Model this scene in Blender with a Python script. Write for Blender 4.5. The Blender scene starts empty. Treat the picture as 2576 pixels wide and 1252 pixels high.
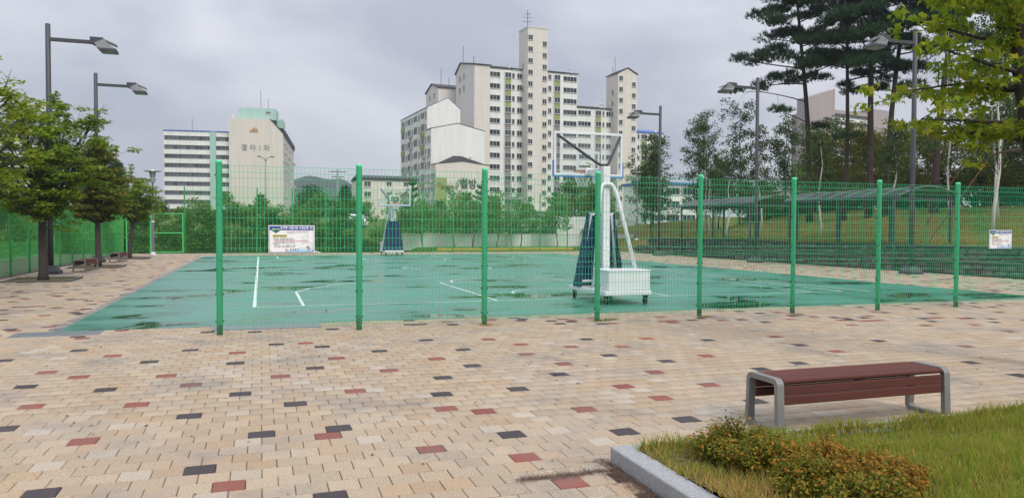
import bpy, math, random
import numpy as np
from mathutils import Vector, Matrix
R = math.radians
rnd = random.Random(7)
scene = bpy.context.scene
C = scene.collection

# ------------------------------------------------------------------ camera
# world: x runs along the near fence, y runs down the court, z up; metres
cam_d = bpy.data.cameras.new('camera'); cam = bpy.data.objects.new('camera', cam_d); C.objects.link(cam)
yaw, pitch, roll = R(18.4), math.atan(53 / 1900.), R(0.26)
f0 = Vector((math.sin(yaw), math.cos(yaw), 0)); r0 = Vector((math.cos(yaw), -math.sin(yaw), 0)); u0 = Vector((0, 0, 1))
fw = f0 * math.cos(pitch) - u0 * math.sin(pitch); up = u0 * math.cos(pitch) + f0 * math.sin(pitch)
rt = r0 * math.cos(roll) + up * math.sin(roll); up2 = up * math.cos(roll) - r0 * math.sin(roll)
M = Matrix((rt, up2, -fw)).transposed().to_4x4(); M.translation = (0, 0, 1.65); cam.matrix_world = M
cam_d.sensor_width = 36; cam_d.lens = 36 * 1900 / 2576.; cam_d.clip_start = 0.05; cam_d.clip_end = 6000
scene.camera = cam
# ------------------------------------------------------------------ sky and sun (overcast)
SUN_EL, SUN_AZ = R(44), R(165)
w = bpy.data.worlds.new('World'); scene.world = w; w.use_nodes = True
nt = w.node_tree; nt.nodes.clear(); N = nt.nodes.new; L = nt.links.new
out = N('ShaderNodeOutputWorld'); sky = N('ShaderNodeTexSky'); sky.sky_type = 'NISHITA'; sky.sun_disc = False
sky.sun_elevation = SUN_EL; sky.sun_rotation = SUN_AZ; sky.dust_density = 3
bg1 = N('ShaderNodeBackground'); bg1.inputs['Strength'].default_value = 0.012; L(sky.outputs[0], bg1.inputs[0])
tc = N('ShaderNodeTexCoord'); mp = N('ShaderNodeMapping'); mp.inputs['Scale'].default_value = (1, 1, 2.2); mp.inputs['Location'].default_value = (.35, .1, .0)
L(tc.outputs['Generated'], mp.inputs[0])
nz = N('ShaderNodeTexNoise'); nz.inputs['Scale'].default_value = 2.1; nz.inputs['Detail'].default_value = 7; nz.inputs['Roughness'].default_value = .5; nz.inputs['Distortion'].default_value = .35
L(mp.outputs[0], nz.inputs['Vector'])
cr = N('ShaderNodeValToRGB'); e = cr.color_ramp.elements
e[0].position = .38; e[0].color = (.29, .302, .353, 1); e[1].position = .62; e[1].color = (.495, .497, .525, 1)
m_ = e.new(.5); m_.color = (.392, .40, .442, 1)
L(nz.outputs['Fac'], cr.inputs[0])
sp = N('ShaderNodeSeparateXYZ'); L(tc.outputs['Generated'], sp.inputs[0])
mx = N('ShaderNodeMath'); mx.operation = 'MAXIMUM'; mx.inputs[1].default_value = 0; L(sp.outputs['Z'], mx.inputs[0])
pw = N('ShaderNodeMath'); pw.operation = 'POWER'; pw.inputs[1].default_value = 1.8; L(mx.outputs[0], pw.inputs[0])
ml = N('ShaderNodeMath'); ml.operation = 'MULTIPLY_ADD'; ml.inputs[1].default_value = 2.3; ml.inputs[2].default_value = 1.0; L(pw.outputs[0], ml.inputs[0])
bg2 = N('ShaderNodeBackground'); L(cr.outputs[0], bg2.inputs[0]); L(ml.outputs[0], bg2.inputs['Strength'])
ad = N('ShaderNodeAddShader'); L(bg1.outputs[0], ad.inputs[0]); L(bg2.outputs[0], ad.inputs[1]); L(ad.outputs[0], out.inputs[0])
sd = bpy.data.lights.new('sun', 'SUN'); sd.energy = 1.5; sd.angle = R(20); sd.color = (1, .94, .84)
so = bpy.data.objects.new('sun', sd); C.objects.link(so)
# sun stands behind the camera to the left; direction it shines along:
sdir = Vector((math.sin(SUN_AZ) * math.cos(SUN_EL), math.cos(SUN_AZ) * math.cos(SUN_EL), math.sin(SUN_EL)))
so.rotation_euler = sdir.to_track_quat('Z', 'Y').to_euler()
scene.view_settings.view_transform = 'Standard'; scene.view_settings.look = 'None'
scene.view_settings.exposure = 0.42; scene.view_settings.gamma = 1
try: scene.view_settings.use_curve_mapping = False
except Exception: pass
try:
    scene.cycles.max_bounces = 6; scene.cycles.transparent_max_bounces = 24; scene.cycles.volume_bounces = 0
    scene.cycles.use_denoising = True
except Exception: pass

# ------------------------------------------------------------------ helpers
class MB:
    def __init__(s): s.v = []; s.f = []; s.m = []
    def add(s, vs, fs, m=0):
        n = len(s.v); s.v += [tuple(p) for p in vs]; s.f += [tuple(i + n for i in q) for q in fs]; s.m += [m] * len(fs); return s
    def hexa(s, p, m=0):      # p: 4 bottom ccw, 4 top ccw
        return s.add(p, [(3, 2, 1, 0), (4, 5, 6, 7), (0, 1, 5, 4), (1, 2, 6, 5), (2, 3, 7, 6), (3, 0, 4, 7)], m)
    def box(s, x0, x1, y0, y1, z0, z1, m=0):
        return s.hexa([(x0, y0, z0), (x1, y0, z0), (x1, y1, z0), (x0, y1, z0), (x0, y0, z1), (x1, y0, z1), (x1, y1, z1), (x0, y1, z1)], m)
    def cbox(s, x0, x1, y0, y1, z0, z1, c=.01, m=0):   # box with chamfered edges
        X = (x0, x1); Y = (y0, y1); Z = (z0, z1); sg = (1, -1); vs = []
        idx = {}
        for i in (0, 1):
            for j in (0, 1):
                for k in (0, 1):
                    idx[i, j, k] = len(vs)
                    vs += [(X[i], Y[j] + sg[j] * c, Z[k] + sg[k] * c), (X[i] + sg[i] * c, Y[j], Z[k] + sg[k] * c), (X[i] + sg[i] * c, Y[j] + sg[j] * c, Z[k])]
        I = lambda i, j, k, a: idx[i, j, k] + a
        fs = []
        for i in (0, 1):
            q = [I(i, 0, 0, 0), I(i, 1, 0, 0), I(i, 1, 1, 0), I(i, 0, 1, 0)]; fs.append(q if i else q[::-1])
            q = [I(0, i, 0, 1), I(1, i, 0, 1), I(1, i, 1, 1), I(0, i, 1, 1)]; fs.append(q[::-1] if i else q)
            q = [I(0, 0, i, 2), I(1, 0, i, 2), I(1, 1, i, 2), I(0, 1, i, 2)]; fs.append(q if i else q[::-1])
        for a in (0, 1):
            for b in (0, 1):
                fs.append([I(0, a, b, 1), I(1, a, b, 1), I(1, a, b, 2), I(0, a, b, 2)])
                fs.append([I(a, 0, b, 0), I(a, 1, b, 0), I(a, 1, b, 2), I(a, 0, b, 2)])
                fs.append([I(a, b, 0, 0), I(a, b, 1, 0), I(a, b, 1, 1), I(a, b, 0, 1)])
                for d in (0, 1): fs.append([I(a, b, d, 0), I(a, b, d, 1), I(a, b, d, 2)])
        return s.add(vs, fs, m)
    def tube(s, pts, rad, n=6, m=0, cap=True):
        pts = [Vector(p) for p in pts]; k = len(pts)
        if not hasattr(rad, '__len__'): rad = [rad] * k
        vs = []; prev = None
        for i, p in enumerate(pts):
            t = (pts[min(i + 1, k - 1)] - pts[max(i - 1, 0)])
            t = t.normalized() if t.length > 1e-9 else Vector((0, 0, 1))
            if prev is None: a = t.orthogonal().normalized()
            else:
                a = prev - t * prev.dot(t); a = a.normalized() if a.length > 1e-6 else t.orthogonal().normalized()
            prev = a; b = t.cross(a)
            for j in range(n):
                g = 2 * math.pi * j / n; vs.append(p + (a * math.cos(g) + b * math.sin(g)) * rad[i])
        fs = [(i * n + j, i * n + (j + 1) % n, (i + 1) * n + (j + 1) % n, (i + 1) * n + j) for i in range(k - 1) for j in range(n)]
        if cap: fs += [tuple(range(n))[::-1], tuple(range((k - 1) * n, k * n))]
        return s.add(vs, fs, m)
    def bar(s, p, q, wx, wy, m=0, ref=(0, 0, 1)):   # square section bar
        p, q = Vector(p), Vector(q); t = (q - p).normalized(); rf = Vector(ref)
        if abs(t.dot(rf)) > .99: rf = Vector((0, 1, 0))
        a = t.cross(rf).normalized() * wx / 2; b = a.cross(t).normalized() * wy / 2
        return s.hexa([p - a - b, p + a - b, p + a + b, p - a + b, q - a - b, q + a - b, q + a + b, q - a + b], m)
    def lathe(s, c, prof, n=16, m=0):
        vs = [(c[0] + r * math.cos(2 * math.pi * j / n), c[1] + r * math.sin(2 * math.pi * j / n), c[2] + z) for r, z in prof for j in range(n)]
        k = len(prof)
        fs = [(i * n + j, i * n + (j + 1) % n, (i + 1) * n + (j + 1) % n, (i + 1) * n + j) for i in range(k - 1) for j in range(n)]
        fs += [tuple(range(n))[::-1], tuple(range((k - 1) * n, k * n))]
        return s.add(vs, fs, m)
    def prism(s, poly, y0, y1, m=0):   # poly in xz, extruded along y
        n = len(poly); vs = [(x, y0, z) for x, z in poly] + [(x, y1, z) for x, z in poly]
        fs = [tuple(range(n)), tuple(range(n, 2 * n))[::-1]] + [(i, i + n, (i + 1) % n + n, (i + 1) % n) for i in range(n)]
        return s.add(vs, fs, m)
    def mesh(s, name, mats, smooth=False):
        me = bpy.data.meshes.new(name); me.from_pydata(s.v, [], s.f)
        for x in (mats if isinstance(mats, (list, tuple)) else [mats]): me.materials.append(x)
        if any(s.m): me.polygons.foreach_set('material_index', s.m)
        if smooth: me.polygons.foreach_set('use_smooth', [True] * len(s.f))
        me.update(); return me
    def build(s, name, mats, parent=None, loc=None, rz=0, smooth=False):
        return ob(name, s.mesh(name, mats, smooth), parent, loc, rz)
def ob(name, me, parent=None, loc=None, rz=0):
    o = bpy.data.objects.new(name, me); C.objects.link(o)
    if parent is not None: o.parent = parent
    if loc is not None: o.location = loc
    if rz: o.rotation_euler[2] = rz
    return o
def tag(o, label=None, cat=None, group=None, kind=None):
    if label: o['label'] = label
    if cat: o['category'] = cat
    if group: o['group'] = group
    if kind: o['kind'] = kind
    return o
def thing(name, loc, label, cat, group=None, rz=0):
    return tag(ob(name, None, None, loc, rz), label, cat, group)
def kids(o): return [c for c in C.objects if c.parent == o]
def copy_tree(o, parent=None):
    c = o.copy(); C.objects.link(c); c.parent = parent
    for k in list(o.children): copy_tree(k, c)
    return c
def npmesh(name, V, F, mats, smooth=False, midx=None):
    V = np.asarray(V, np.float32); F = np.asarray(F, np.int32); k = F.shape[1]
    me = bpy.data.meshes.new(name); me.vertices.add(len(V)); me.vertices.foreach_set('co', V.ravel())
    me.loops.add(F.size); me.loops.foreach_set('vertex_index', F.ravel())
    me.polygons.add(len(F)); me.polygons.foreach_set('loop_start', np.arange(0, F.size, k, dtype=np.int32))
    try: me.polygons.foreach_set('loop_total', np.full(len(F), k, np.int32))
    except Exception: pass
    for x in (mats if isinstance(mats, (list, tuple)) else [mats]): me.materials.append(x)
    if midx is not None: me.polygons.foreach_set('material_index', np.asarray(midx, np.int32))
    if smooth: me.polygons.foreach_set('use_smooth', np.ones(len(F), bool))
    me.update(calc_edges=True); me.validate(); return me

# ------------------------------------------------------------------ materials
def newmat(name):
    m = bpy.data.materials.new(name); m.use_nodes = True; nt = m.node_tree
    return m, nt, nt.nodes['Principled BSDF'], nt.nodes['Material Output']
def mat(name, col, rough=.6, col2=None, scale=4, detail=4, metal=0, bump=0, bscale=None, isl=0, coords='Object', spec=.5, stretch=None):
    m, nt, p, o = newmat(name); N = nt.nodes.new; L = nt.links.new
    p.inputs['Roughness'].default_value = rough; p.inputs['Metallic'].default_value = metal
    p.inputs['Specular IOR Level'].default_value = spec
    c = (*col, 1)
    tc = N('ShaderNodeTexCoord'); vec = tc.outputs[coords]
    if coords == 'World':
        pass
    if stretch:
        mp = N('ShaderNodeMapping'); mp.inputs['Scale'].default_value = stretch; L(vec, mp.inputs[0]); vec = mp.outputs[0]
    if col2 is not None:
        nz = N('ShaderNodeTexNoise'); nz.inputs['Scale'].default_value = scale; nz.inputs['Detail'].default_value = detail; nz.inputs['Roughness'].default_value = .6
        L(vec, nz.inputs['Vector'])
        rp = N('ShaderNodeMapRange'); rp.inputs['From Min'].default_value = .3; rp.inputs['From Max'].default_value = .7; L(nz.outputs['Fac'], rp.inputs['Value'])
        mx = N('ShaderNodeMix'); mx.data_type = 'RGBA'; mx.inputs['A'].default_value = c; mx.inputs['B'].default_value = (*col2, 1)
        L(rp.outputs[0], mx.inputs['Factor']); src = mx.outputs['Result']
    else:
        rg = N('ShaderNodeRGB'); rg.outputs[0].default_value = c; src = rg.outputs[0]
    if isl:
        g = N('ShaderNodeNewGeometry'); oi = N('ShaderNodeObjectInfo')
        a = N('ShaderNodeMath'); a.operation = 'ADD'; L(g.outputs['Random Per Island'], a.inputs[0]); L(oi.outputs['Random'], a.inputs[1])
        fr = N('ShaderNodeMath'); fr.operation = 'FRACT'; L(a.outputs[0], fr.inputs[0])
        mr = N('ShaderNodeMapRange'); mr.inputs['To Min'].default_value = 1 - isl; mr.inputs['To Max'].default_value = 1 + isl; L(fr.outputs[0], mr.inputs['Value'])
        hs = N('ShaderNodeHueSaturation'); L(mr.outputs[0], hs.inputs['Value']); L(src, hs.inputs['Color']); src = hs.outputs[0]
    L(src, p.inputs['Base Color'])
    if bump:
        nb = N('ShaderNodeTexNoise'); nb.inputs['Scale'].default_value = bscale or scale * 6; nb.inputs['Detail'].default_value = 4; L(vec, nb.inputs['Vector'])
        b = N('ShaderNodeBump'); b.inputs['Strength'].default_value = bump; b.inputs['Distance'].default_value = .01; L(nb.outputs['Fac'], b.inputs['Height']); L(b.outputs[0], p.inputs['Normal'])
    return m
def leafmat(name, c1, c2, c3=None, trans=.3, rough=.65):
    """leaf: colour differs leaf by leaf, a third of the light passes through"""
    m, nt, p, o = newmat(name); N = nt.nodes.new; L = nt.links.new
    g = N('ShaderNodeNewGeometry'); oi = N('ShaderNodeObjectInfo')
    a = N('ShaderNodeMath'); a.operation = 'ADD'; L(g.outputs['Random Per Island'], a.inputs[0]); L(oi.outputs['Random'], a.inputs[1])
    fr = N('ShaderNodeMath'); fr.operation = 'FRACT'; L(a.outputs[0], fr.inputs[0])
    cr = N('ShaderNodeValToRGB'); e = cr.color_ramp.elements; e[0].color = (*c1, 1); e[1].color = (*c2, 1)
    if c3: e[1].position = .72; x = e.new(1.0); x.color = (*c3, 1)
    L(fr.outputs[0], cr.inputs[0]); L(cr.outputs[0], p.inputs['Base Color']); p.inputs['Roughness'].default_value = rough; p.inputs['Specular IOR Level'].default_value = .12
    t = N('ShaderNodeBsdfTranslucent'); L(cr.outputs[0], t.inputs[0]); mx = N('ShaderNodeMixShader'); mx.inputs[0].default_value = trans
    L(p.outputs[0], mx.inputs[1]); L(t.outputs[0], mx.inputs[2]); L(mx.outputs[0], o.inputs[0]); return m
def clearmat(name, col, clear, rough=.05, dif=.3):
    """thin clear sheet: mostly see-through, a little body colour, a gloss on top"""
    m, nt, p, o = newmat(name); N = nt.nodes.new; L = nt.links.new
    p.inputs['Base Color'].default_value = (*col, 1); p.inputs['Roughness'].default_value = rough
    t = N('ShaderNodeBsdfTransparent'); t.inputs[0].default_value = (.96, .98, .98, 1)
    mx = N('ShaderNodeMixShader'); mx.inputs[0].default_value = 1 - clear
    L(t.outputs[0], mx.inputs[1]); L(p.outputs[0], mx.inputs[2]); L(mx.outputs[0], o.inputs[0]); return m
def wallmat(name, col, pitch=2.56, joint=.82, stain=.9, vert=0):
    """painted panel wall: storey joints and rain streaks"""
    m, nt, p, o = newmat(name); N = nt.nodes.new; L = nt.links.new; p.inputs['Roughness'].default_value = .85
    tc = N('ShaderNodeTexCoord'); s = N('ShaderNodeSeparateXYZ'); L(tc.outputs['Object'], s.inputs[0])
    d = N('ShaderNodeMath'); d.operation = 'PINGPONG'; d.inputs[1].default_value = pitch / 2; L(s.outputs['Z'], d.inputs[0])
    lt = N('ShaderNodeMath'); lt.operation = 'LESS_THAN'; lt.inputs[1].default_value = .035; L(d.outputs[0], lt.inputs[0])
    mp = N('ShaderNodeMapping'); mp.inputs['Scale'].default_value = (.9, .9, .06); L(tc.outputs['Object'], mp.inputs[0])
    nz = N('ShaderNodeTexNoise'); nz.inputs['Scale'].default_value = 1.4; nz.inputs['Detail'].default_value = 6; L(mp.outputs[0], nz.inputs['Vector'])
    mr = N('ShaderNodeMapRange'); mr.inputs['From Min'].default_value = .35; mr.inputs['From Max'].default_value = .75; mr.inputs['To Min'].default_value = 1; mr.inputs['To Max'].default_value = stain; L(nz.outputs['Fac'], mr.inputs['Value'])
    jm = N('ShaderNodeMath'); jm.operation = 'MULTIPLY_ADD'; jm.inputs[1].default_value = joint - 1; jm.inputs[2].default_value = 1; L(lt.outputs[0], jm.inputs[0])
    mu = N('ShaderNodeMath'); mu.operation = 'MULTIPLY'; L(jm.outputs[0], mu.inputs[0]); L(mr.outputs[0], mu.inputs[1])
    hs = N('ShaderNodeHueSaturation'); hs.inputs['Color'].default_value = (*col, 1); L(mu.outputs[0], hs.inputs['Value']); L(hs.outputs[0], p.inputs['Base Color']); return m
BEIGE = None
def pavermat(name, c1, c2, isl, speck=.55):
    """exposed-aggregate block: fine dark and pale specks, a tone of its own for each block, wide grey weathering"""
    m, nt, p, o = newmat(name); N = nt.nodes.new; L = nt.links.new; p.inputs['Roughness'].default_value = .8
    g = N('ShaderNodeNewGeometry'); oi = N('ShaderNodeObjectInfo')
    a = N('ShaderNodeMath'); a.operation = 'ADD'; L(g.outputs['Random Per Island'], a.inputs[0]); L(oi.outputs['Random'], a.inputs[1])
    fr = N('ShaderNodeMath'); fr.operation = 'FRACT'; L(a.outputs[0], fr.inputs[0])
    mx = N('ShaderNodeMix'); mx.data_type = 'RGBA'; mx.inputs['A'].default_value = (*c1, 1); mx.inputs['B'].default_value = (*c2, 1); L(fr.outputs[0], mx.inputs['Factor'])
    n1 = N('ShaderNodeTexNoise'); n1.inputs['Scale'].default_value = 150; n1.inputs['Detail'].default_value = 2; L(g.outputs['Position'], n1.inputs['Vector'])
    r1 = N('ShaderNodeMapRange'); r1.inputs['From Min'].default_value = .36; r1.inputs['From Max'].default_value = .6; r1.inputs['To Min'].default_value = speck; r1.inputs['To Max'].default_value = 1.1; L(n1.outputs['Fac'], r1.inputs['Value'])
    n2 = N('ShaderNodeTexNoise'); n2.inputs['Scale'].default_value = .8; n2.inputs['Detail'].default_value = 8; n2.inputs['Roughness'].default_value = .68; L(g.outputs['Position'], n2.inputs['Vector'])
    r2 = N('ShaderNodeMapRange'); r2.inputs['From Min'].default_value = .52; r2.inputs['From Max'].default_value = .74; r2.inputs['To Min'].default_value = 1.03; r2.inputs['To Max'].default_value = .52; L(n2.outputs['Fac'], r2.inputs['Value'])
    mu = N('ShaderNodeMath'); mu.operation = 'MULTIPLY'; L(r1.outputs[0], mu.inputs[0]); L(r2.outputs[0], mu.inputs[1])
    mw = N('ShaderNodeMath'); mw.operation = 'MULTIPLY_ADD'; mw.inputs[1].default_value = 6.13; mw.inputs[2].default_value = 0; L(fr.outputs[0], mw.inputs[0])
    f2 = N('ShaderNodeMath'); f2.operation = 'FRACT'; L(mw.outputs[0], f2.inputs[0])
    mr = N('ShaderNodeMapRange'); mr.inputs['To Min'].default_value = 1 - isl; mr.inputs['To Max'].default_value = 1 + isl; L(f2.outputs[0], mr.inputs['Value'])
    m2 = N('ShaderNodeMath'); m2.operation = 'MULTIPLY'; L(mu.outputs[0], m2.inputs[0]); L(mr.outputs[0], m2.inputs[1])
    st = N('ShaderNodeMapRange'); st.inputs['From Min'].default_value = .48; st.inputs['From Max'].default_value = .74; st.inputs['To Min'].default_value = 1; st.inputs['To Max'].default_value = .5; L(n2.outputs['Fac'], st.inputs['Value'])
    hs = N('ShaderNodeHueSaturation'); L(mx.outputs['Result'], hs.inputs['Color']); L(m2.outputs[0], hs.inputs['Value']); L(st.outputs[0], hs.inputs['Saturation']); L(hs.outputs[0], p.inputs['Base Color'])
    b = N('ShaderNodeBump'); b.inputs['Strength'].default_value = .25; b.inputs['Distance'].default_value = .003; L(n1.outputs['Fac'], b.inputs['Height']); L(b.outputs[0], p.inputs['Normal'])
    return m
def courtmat():
    m, nt, p, o = newmat('court_coating'); N = nt.nodes.new; L = nt.links.new
    g = N('ShaderNodeNewGeometry')
    mp = N('ShaderNodeMapping'); mp.inputs['Scale'].default_value = (.42, .62, 1); mp.inputs['Location'].default_value = (3.1, 7.7, 0); L(g.outputs['Position'], mp.inputs[0])
    n = N('ShaderNodeTexNoise'); n.inputs['Scale'].default_value = 1.0; n.inputs['Detail'].default_value = 5; n.inputs['Roughness'].default_value = .55; n.inputs['Distortion'].default_value = .4; L(mp.outputs[0], n.inputs['Vector'])
    # puddles gather more along the near edge of the court
    s = N('ShaderNodeSeparateXYZ'); L(g.outputs['Position'], s.inputs[0])
    edge = N('ShaderNodeMapRange'); edge.inputs['From Min'].default_value = 16.2; edge.inputs['From Max'].default_value = 13.6; edge.inputs['To Min'].default_value = 0; edge.inputs['To Max'].default_value = .045; L(s.outputs['Y'], edge.inputs['Value'])
    ad = N('ShaderNodeMath'); ad.operation = 'ADD'; L(n.outputs['Fac'], ad.inputs[0]); L(edge.outputs[0], ad.inputs[1])
    wet = N('ShaderNodeMapRange'); wet.interpolation_type = 'SMOOTHSTEP'; wet.inputs['From Min'].default_value = .592; wet.inputs['From Max'].default_value = .612; L(ad.outputs[0], wet.inputs['Value'])
    damp = N('ShaderNodeMapRange'); damp.inputs['From Min'].default_value = .4; damp.inputs['From Max'].default_value = .62; L(ad.outputs[0], damp.inputs['Value'])
    n2 = N('ShaderNodeTexNoise'); n2.inputs['Scale'].default_value = .35; n2.inputs['Detail'].default_value = 4; L(g.outputs['Position'], n2.inputs['Vector'])
    mx = N('ShaderNodeMix'); mx.data_type = 'RGBA'; mx.inputs['A'].default_value = (.066, .24, .178, 1); mx.inputs['B'].default_value = (.056, .21, .155, 1); L(n2.outputs['Fac'], mx.inputs['Factor'])
    md = N('ShaderNodeMix'); md.data_type = 'RGBA'; md.inputs['B'].default_value = (.036, .165, .112, 1); dp = N('ShaderNodeMapRange'); dp.interpolation_type = 'SMOOTHSTEP'; dp.inputs['From Min'].default_value = .47; dp.inputs['From Max'].default_value = .61; L(ad.outputs[0], dp.inputs['Value']); L(dp.outputs[0], md.inputs['Factor']); L(mx.outputs['Result'], md.inputs['A'])
    m2 = N('ShaderNodeMix'); m2.data_type = 'RGBA'; m2.inputs['B'].default_value = (.016, .085, .05, 1); L(wet.outputs[0], m2.inputs['Factor']); L(md.outputs['Result'], m2.inputs['A']); L(m2.outputs['Result'], p.inputs['Base Color'])
    rr = N('ShaderNodeMapRange'); rr.inputs['To Min'].default_value = .42; rr.inputs['To Max'].default_value = .26; L(damp.outputs[0], rr.inputs['Value'])
    r2 = N('ShaderNodeMix'); r2.data_type = 'FLOAT'; r2.inputs['B'].default_value = .03; L(wet.outputs[0], r2.inputs['Factor']); L(rr.outputs[0], r2.inputs['A']); L(r2.outputs['Result'], p.inputs['Roughness'])
    nb = N('ShaderNodeTexNoise'); nb.inputs['Scale'].default_value = 60; L(g.outputs['Position'], nb.inputs['Vector'])
    iv = N('ShaderNodeMath'); iv.operation = 'MULTIPLY_ADD'; iv.inputs[1].default_value = -.12; iv.inputs[2].default_value = .12; L(wet.outputs[0], iv.inputs[0])
    b = N('ShaderNodeBump'); b.inputs['Distance'].default_value = .004; L(iv.outputs[0], b.inputs['Strength']); L(nb.outputs['Fac'], b.inputs['Height']); L(b.outputs[0], p.inputs['Normal'])
    return m
def soilmat(name, a, b, c, s1=.25, s2=3):
    m, nt, p, o = newmat(name); N = nt.nodes.new; L = nt.links.new; p.inputs['Roughness'].default_value = .95; p.inputs['Specular IOR Level'].default_value = .1
    g = N('ShaderNodeNewGeometry'); n1 = N('ShaderNodeTexNoise'); n1.inputs['Scale'].default_value = s1; n1.inputs['Detail'].default_value = 6; L(g.outputs['Position'], n1.inputs['Vector'])
    n2 = N('ShaderNodeTexNoise'); n2.inputs['Scale'].default_value = s2; n2.inputs['Detail'].default_value = 6; L(g.outputs['Position'], n2.inputs['Vector'])
    cr = N('ShaderNodeValToRGB'); e = cr.color_ramp.elements; e[0].position = .38; e[0].color = (*a, 1); e[1].position = .62; e[1].color = (*b, 1); L(n1.outputs['Fac'], cr.inputs[0])
    mr = N('ShaderNodeMapRange'); mr.inputs['From Min'].default_value = .5; mr.inputs['From Max'].default_value = .7; L(n2.outputs['Fac'], mr.inputs['Value'])
    mx = N('ShaderNodeMix'); mx.data_type = 'RGBA'; mx.inputs['B'].default_value = (*c, 1); L(cr.outputs[0], mx.inputs['A']); L(mr.outputs[0], mx.inputs['Factor']); L(mx.outputs['Result'], p.inputs['Base Color'])
    bm = N('ShaderNodeBump'); bm.inputs['Strength'].default_value = .6; bm.inputs['Distance'].default_value = .08; L(n2.outputs['Fac'], bm.inputs['Height']); L(bm.outputs[0], p.inputs['Normal']); return m

MT = {}
MT['green'] = mat('green_coated_steel', (.085, .72, .38), .5, (.075, .66, .345), 3)
def grime(m):
    nt = m.node_tree; N = nt.nodes.new; L = nt.links.new; p = nt.nodes['Principled BSDF']; src = p.inputs['Base Color'].links[0].from_socket
    tc = N('ShaderNodeTexCoord'); s_ = N('ShaderNodeSeparateXYZ'); L(tc.outputs['Object'], s_.inputs[0]); n = N('ShaderNodeTexNoise'); n.inputs['Scale'].default_value = 14; n.inputs['Detail'].default_value = 6; g_ = N('ShaderNodeNewGeometry'); L(g_.outputs['Position'], n.inputs['Vector'])
    a = N('ShaderNodeMapRange'); a.inputs['From Min'].default_value = .28; a.inputs['From Max'].default_value = 0; a.inputs['To Max'].default_value = .38; L(s_.outputs['Z'], a.inputs['Value'])
    b = N('ShaderNodeMath'); b.operation = 'ADD'; L(a.outputs[0], b.inputs[0]); L(n.outputs['Fac'], b.inputs[1]); c = N('ShaderNodeMapRange'); c.inputs['From Min'].default_value = .6; c.inputs['From Max'].default_value = .85; c.inputs['To Max'].default_value = .75; L(b.outputs[0], c.inputs['Value'])
    mx = N('ShaderNodeMix'); mx.data_type = 'RGBA'; mx.inputs['B'].default_value = (.10, .085, .06, 1); L(src, mx.inputs['A']); L(c.outputs[0], mx.inputs['Factor']); L(mx.outputs['Result'], p.inputs['Base Color'])
grime(MT['green'])
MT['green_far'] = mat('yellowish_green_steel', (.085, .60, .19), .45, (.075, .54, .17), 3); MT['wire_far'] = mat('yellowish_green_wire', (.085, .48, .12), .55, spec=.3)
MT['wire'] = mat('green_wire', (.055, .46, .22), .5, spec=.3)
MT['clip'] = mat('dark_clip', (.03, .05, .04), .4)
MT['white_paint'] = mat('white_painted_steel', (.74, .76, .78), .35, (.66, .68, .70), 2)
MT['line'] = mat('court_line_paint', (.70, .76, .74), .5, (.46, .60, .56), 7, 8)
MT['navy'] = mat('navy_vinyl', (.010, .032, .085), .6, (.013, .04, .10), 6, spec=.25)
MT['black'] = mat('black_rubber', (.014, .014, .016), .6)
MT['padblk'] = mat('charcoal_foam', (.03, .033, .04), .65)
MT['blue'] = mat('blue_edge', (.05, .19, .55), .5)
MT['red'] = mat('red_rim', (.55, .05, .03), .45)
MT['net'] = mat('net_cord', (.75, .75, .73), .9)
MT['glass_board'] = clearmat('clear_board', (.55, .57, .58), .94)
MT['lamp'] = mat('charcoal_lamp_paint', (.040, .042, .050), .5, (.052, .054, .062), 2)
MT['housing'] = mat('lamp_housing_metal', (.22, .23, .24), .5, (.15, .155, .165), 6, metal=.3)
MT['lens'] = mat('lamp_lens', (.42, .46, .42), .15)
MT['steel'] = mat('brushed_steel', (.45, .46, .47), .4, (.36, .37, .38), 5, metal=.6)
MT['granite'] = mat('grey_granite', (.36, .37, .38), .75, (.24, .25, .26), 45, 3, bump=.3)
MT['granite_dark'] = mat('weathered_kerb', (.13, .12, .11), .85, (.07, .065, .06), 12, 5, bump=.4)
MT['alu'] = mat('cast_aluminium', (.24, .24, .23), .55, (.19, .19, .185), 8, metal=.25, bump=.1)
MT['wood'] = mat('reddish_brown_board', (.115, .034, .024), .7, (.075, .025, .020), 3, 6, bump=.25, bscale=40, isl=.12, stretch=(.3, 6, 6), spec=.3)
MT['joint'] = mat('joint_sand', (.075, .055, .042), .95, (.035, .027, .022), 20)
MT['bark'] = mat('grey_bark', (.062, .052, .043), .9, (.03, .025, .022), 8, 5, bump=.9, bscale=14, stretch=(2, 2, .6))
MT['bark2'] = mat('dark_twig', (.028, .022, .018), .9)
MT['pinebark'] = mat('pine_bark', (.075, .048, .038), .95, (.034, .026, .023), 5, 6, bump=1, bscale=9, stretch=(2, 2, .7))
MT['birch'] = mat('birch_bark', (.74, .72, .68), .8, (.45, .42, .38), 5, 6, bump=.2, stretch=(.8, .8, 5))
MT['stake'] = mat('peeled_log', (.20, .115, .07), .85, (.12, .07, .045), 6)
MT['soil'] = soilmat('ground_soil', (.065, .12, .022), (.09, .14, .03), (.10, .10, .035))
MT['hillgrass'] = soilmat('dry_turf', (.12, .145, .03), (.17, .15, .04), (.15, .10, .05), .22, 1.6)
MT['asphalt'] = mat('asphalt', (.06, .06, .062), .85, (.045, .045, .047), 3)
MT['planter_soil'] = soilmat('planter_soil', (.10, .11, .03), (.14, .11, .05), (.06, .045, .025), 2, 14)
MT['stone'] = mat('rubble_stone', (.17, .145, .13), .9, (.06, .055, .053), 3, 6, bump=.8, bscale=14, isl=.4)
MT['stonecap'] = mat('dark_cap_stone', (.075, .07, .07), .85, (.04, .04, .041), 4, 5, bump=.5)
MT['cover'] = mat('grey_steel_cover', (.20, .23, .25), .4, (.15, .17, .19), 8, metal=.3)
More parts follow.
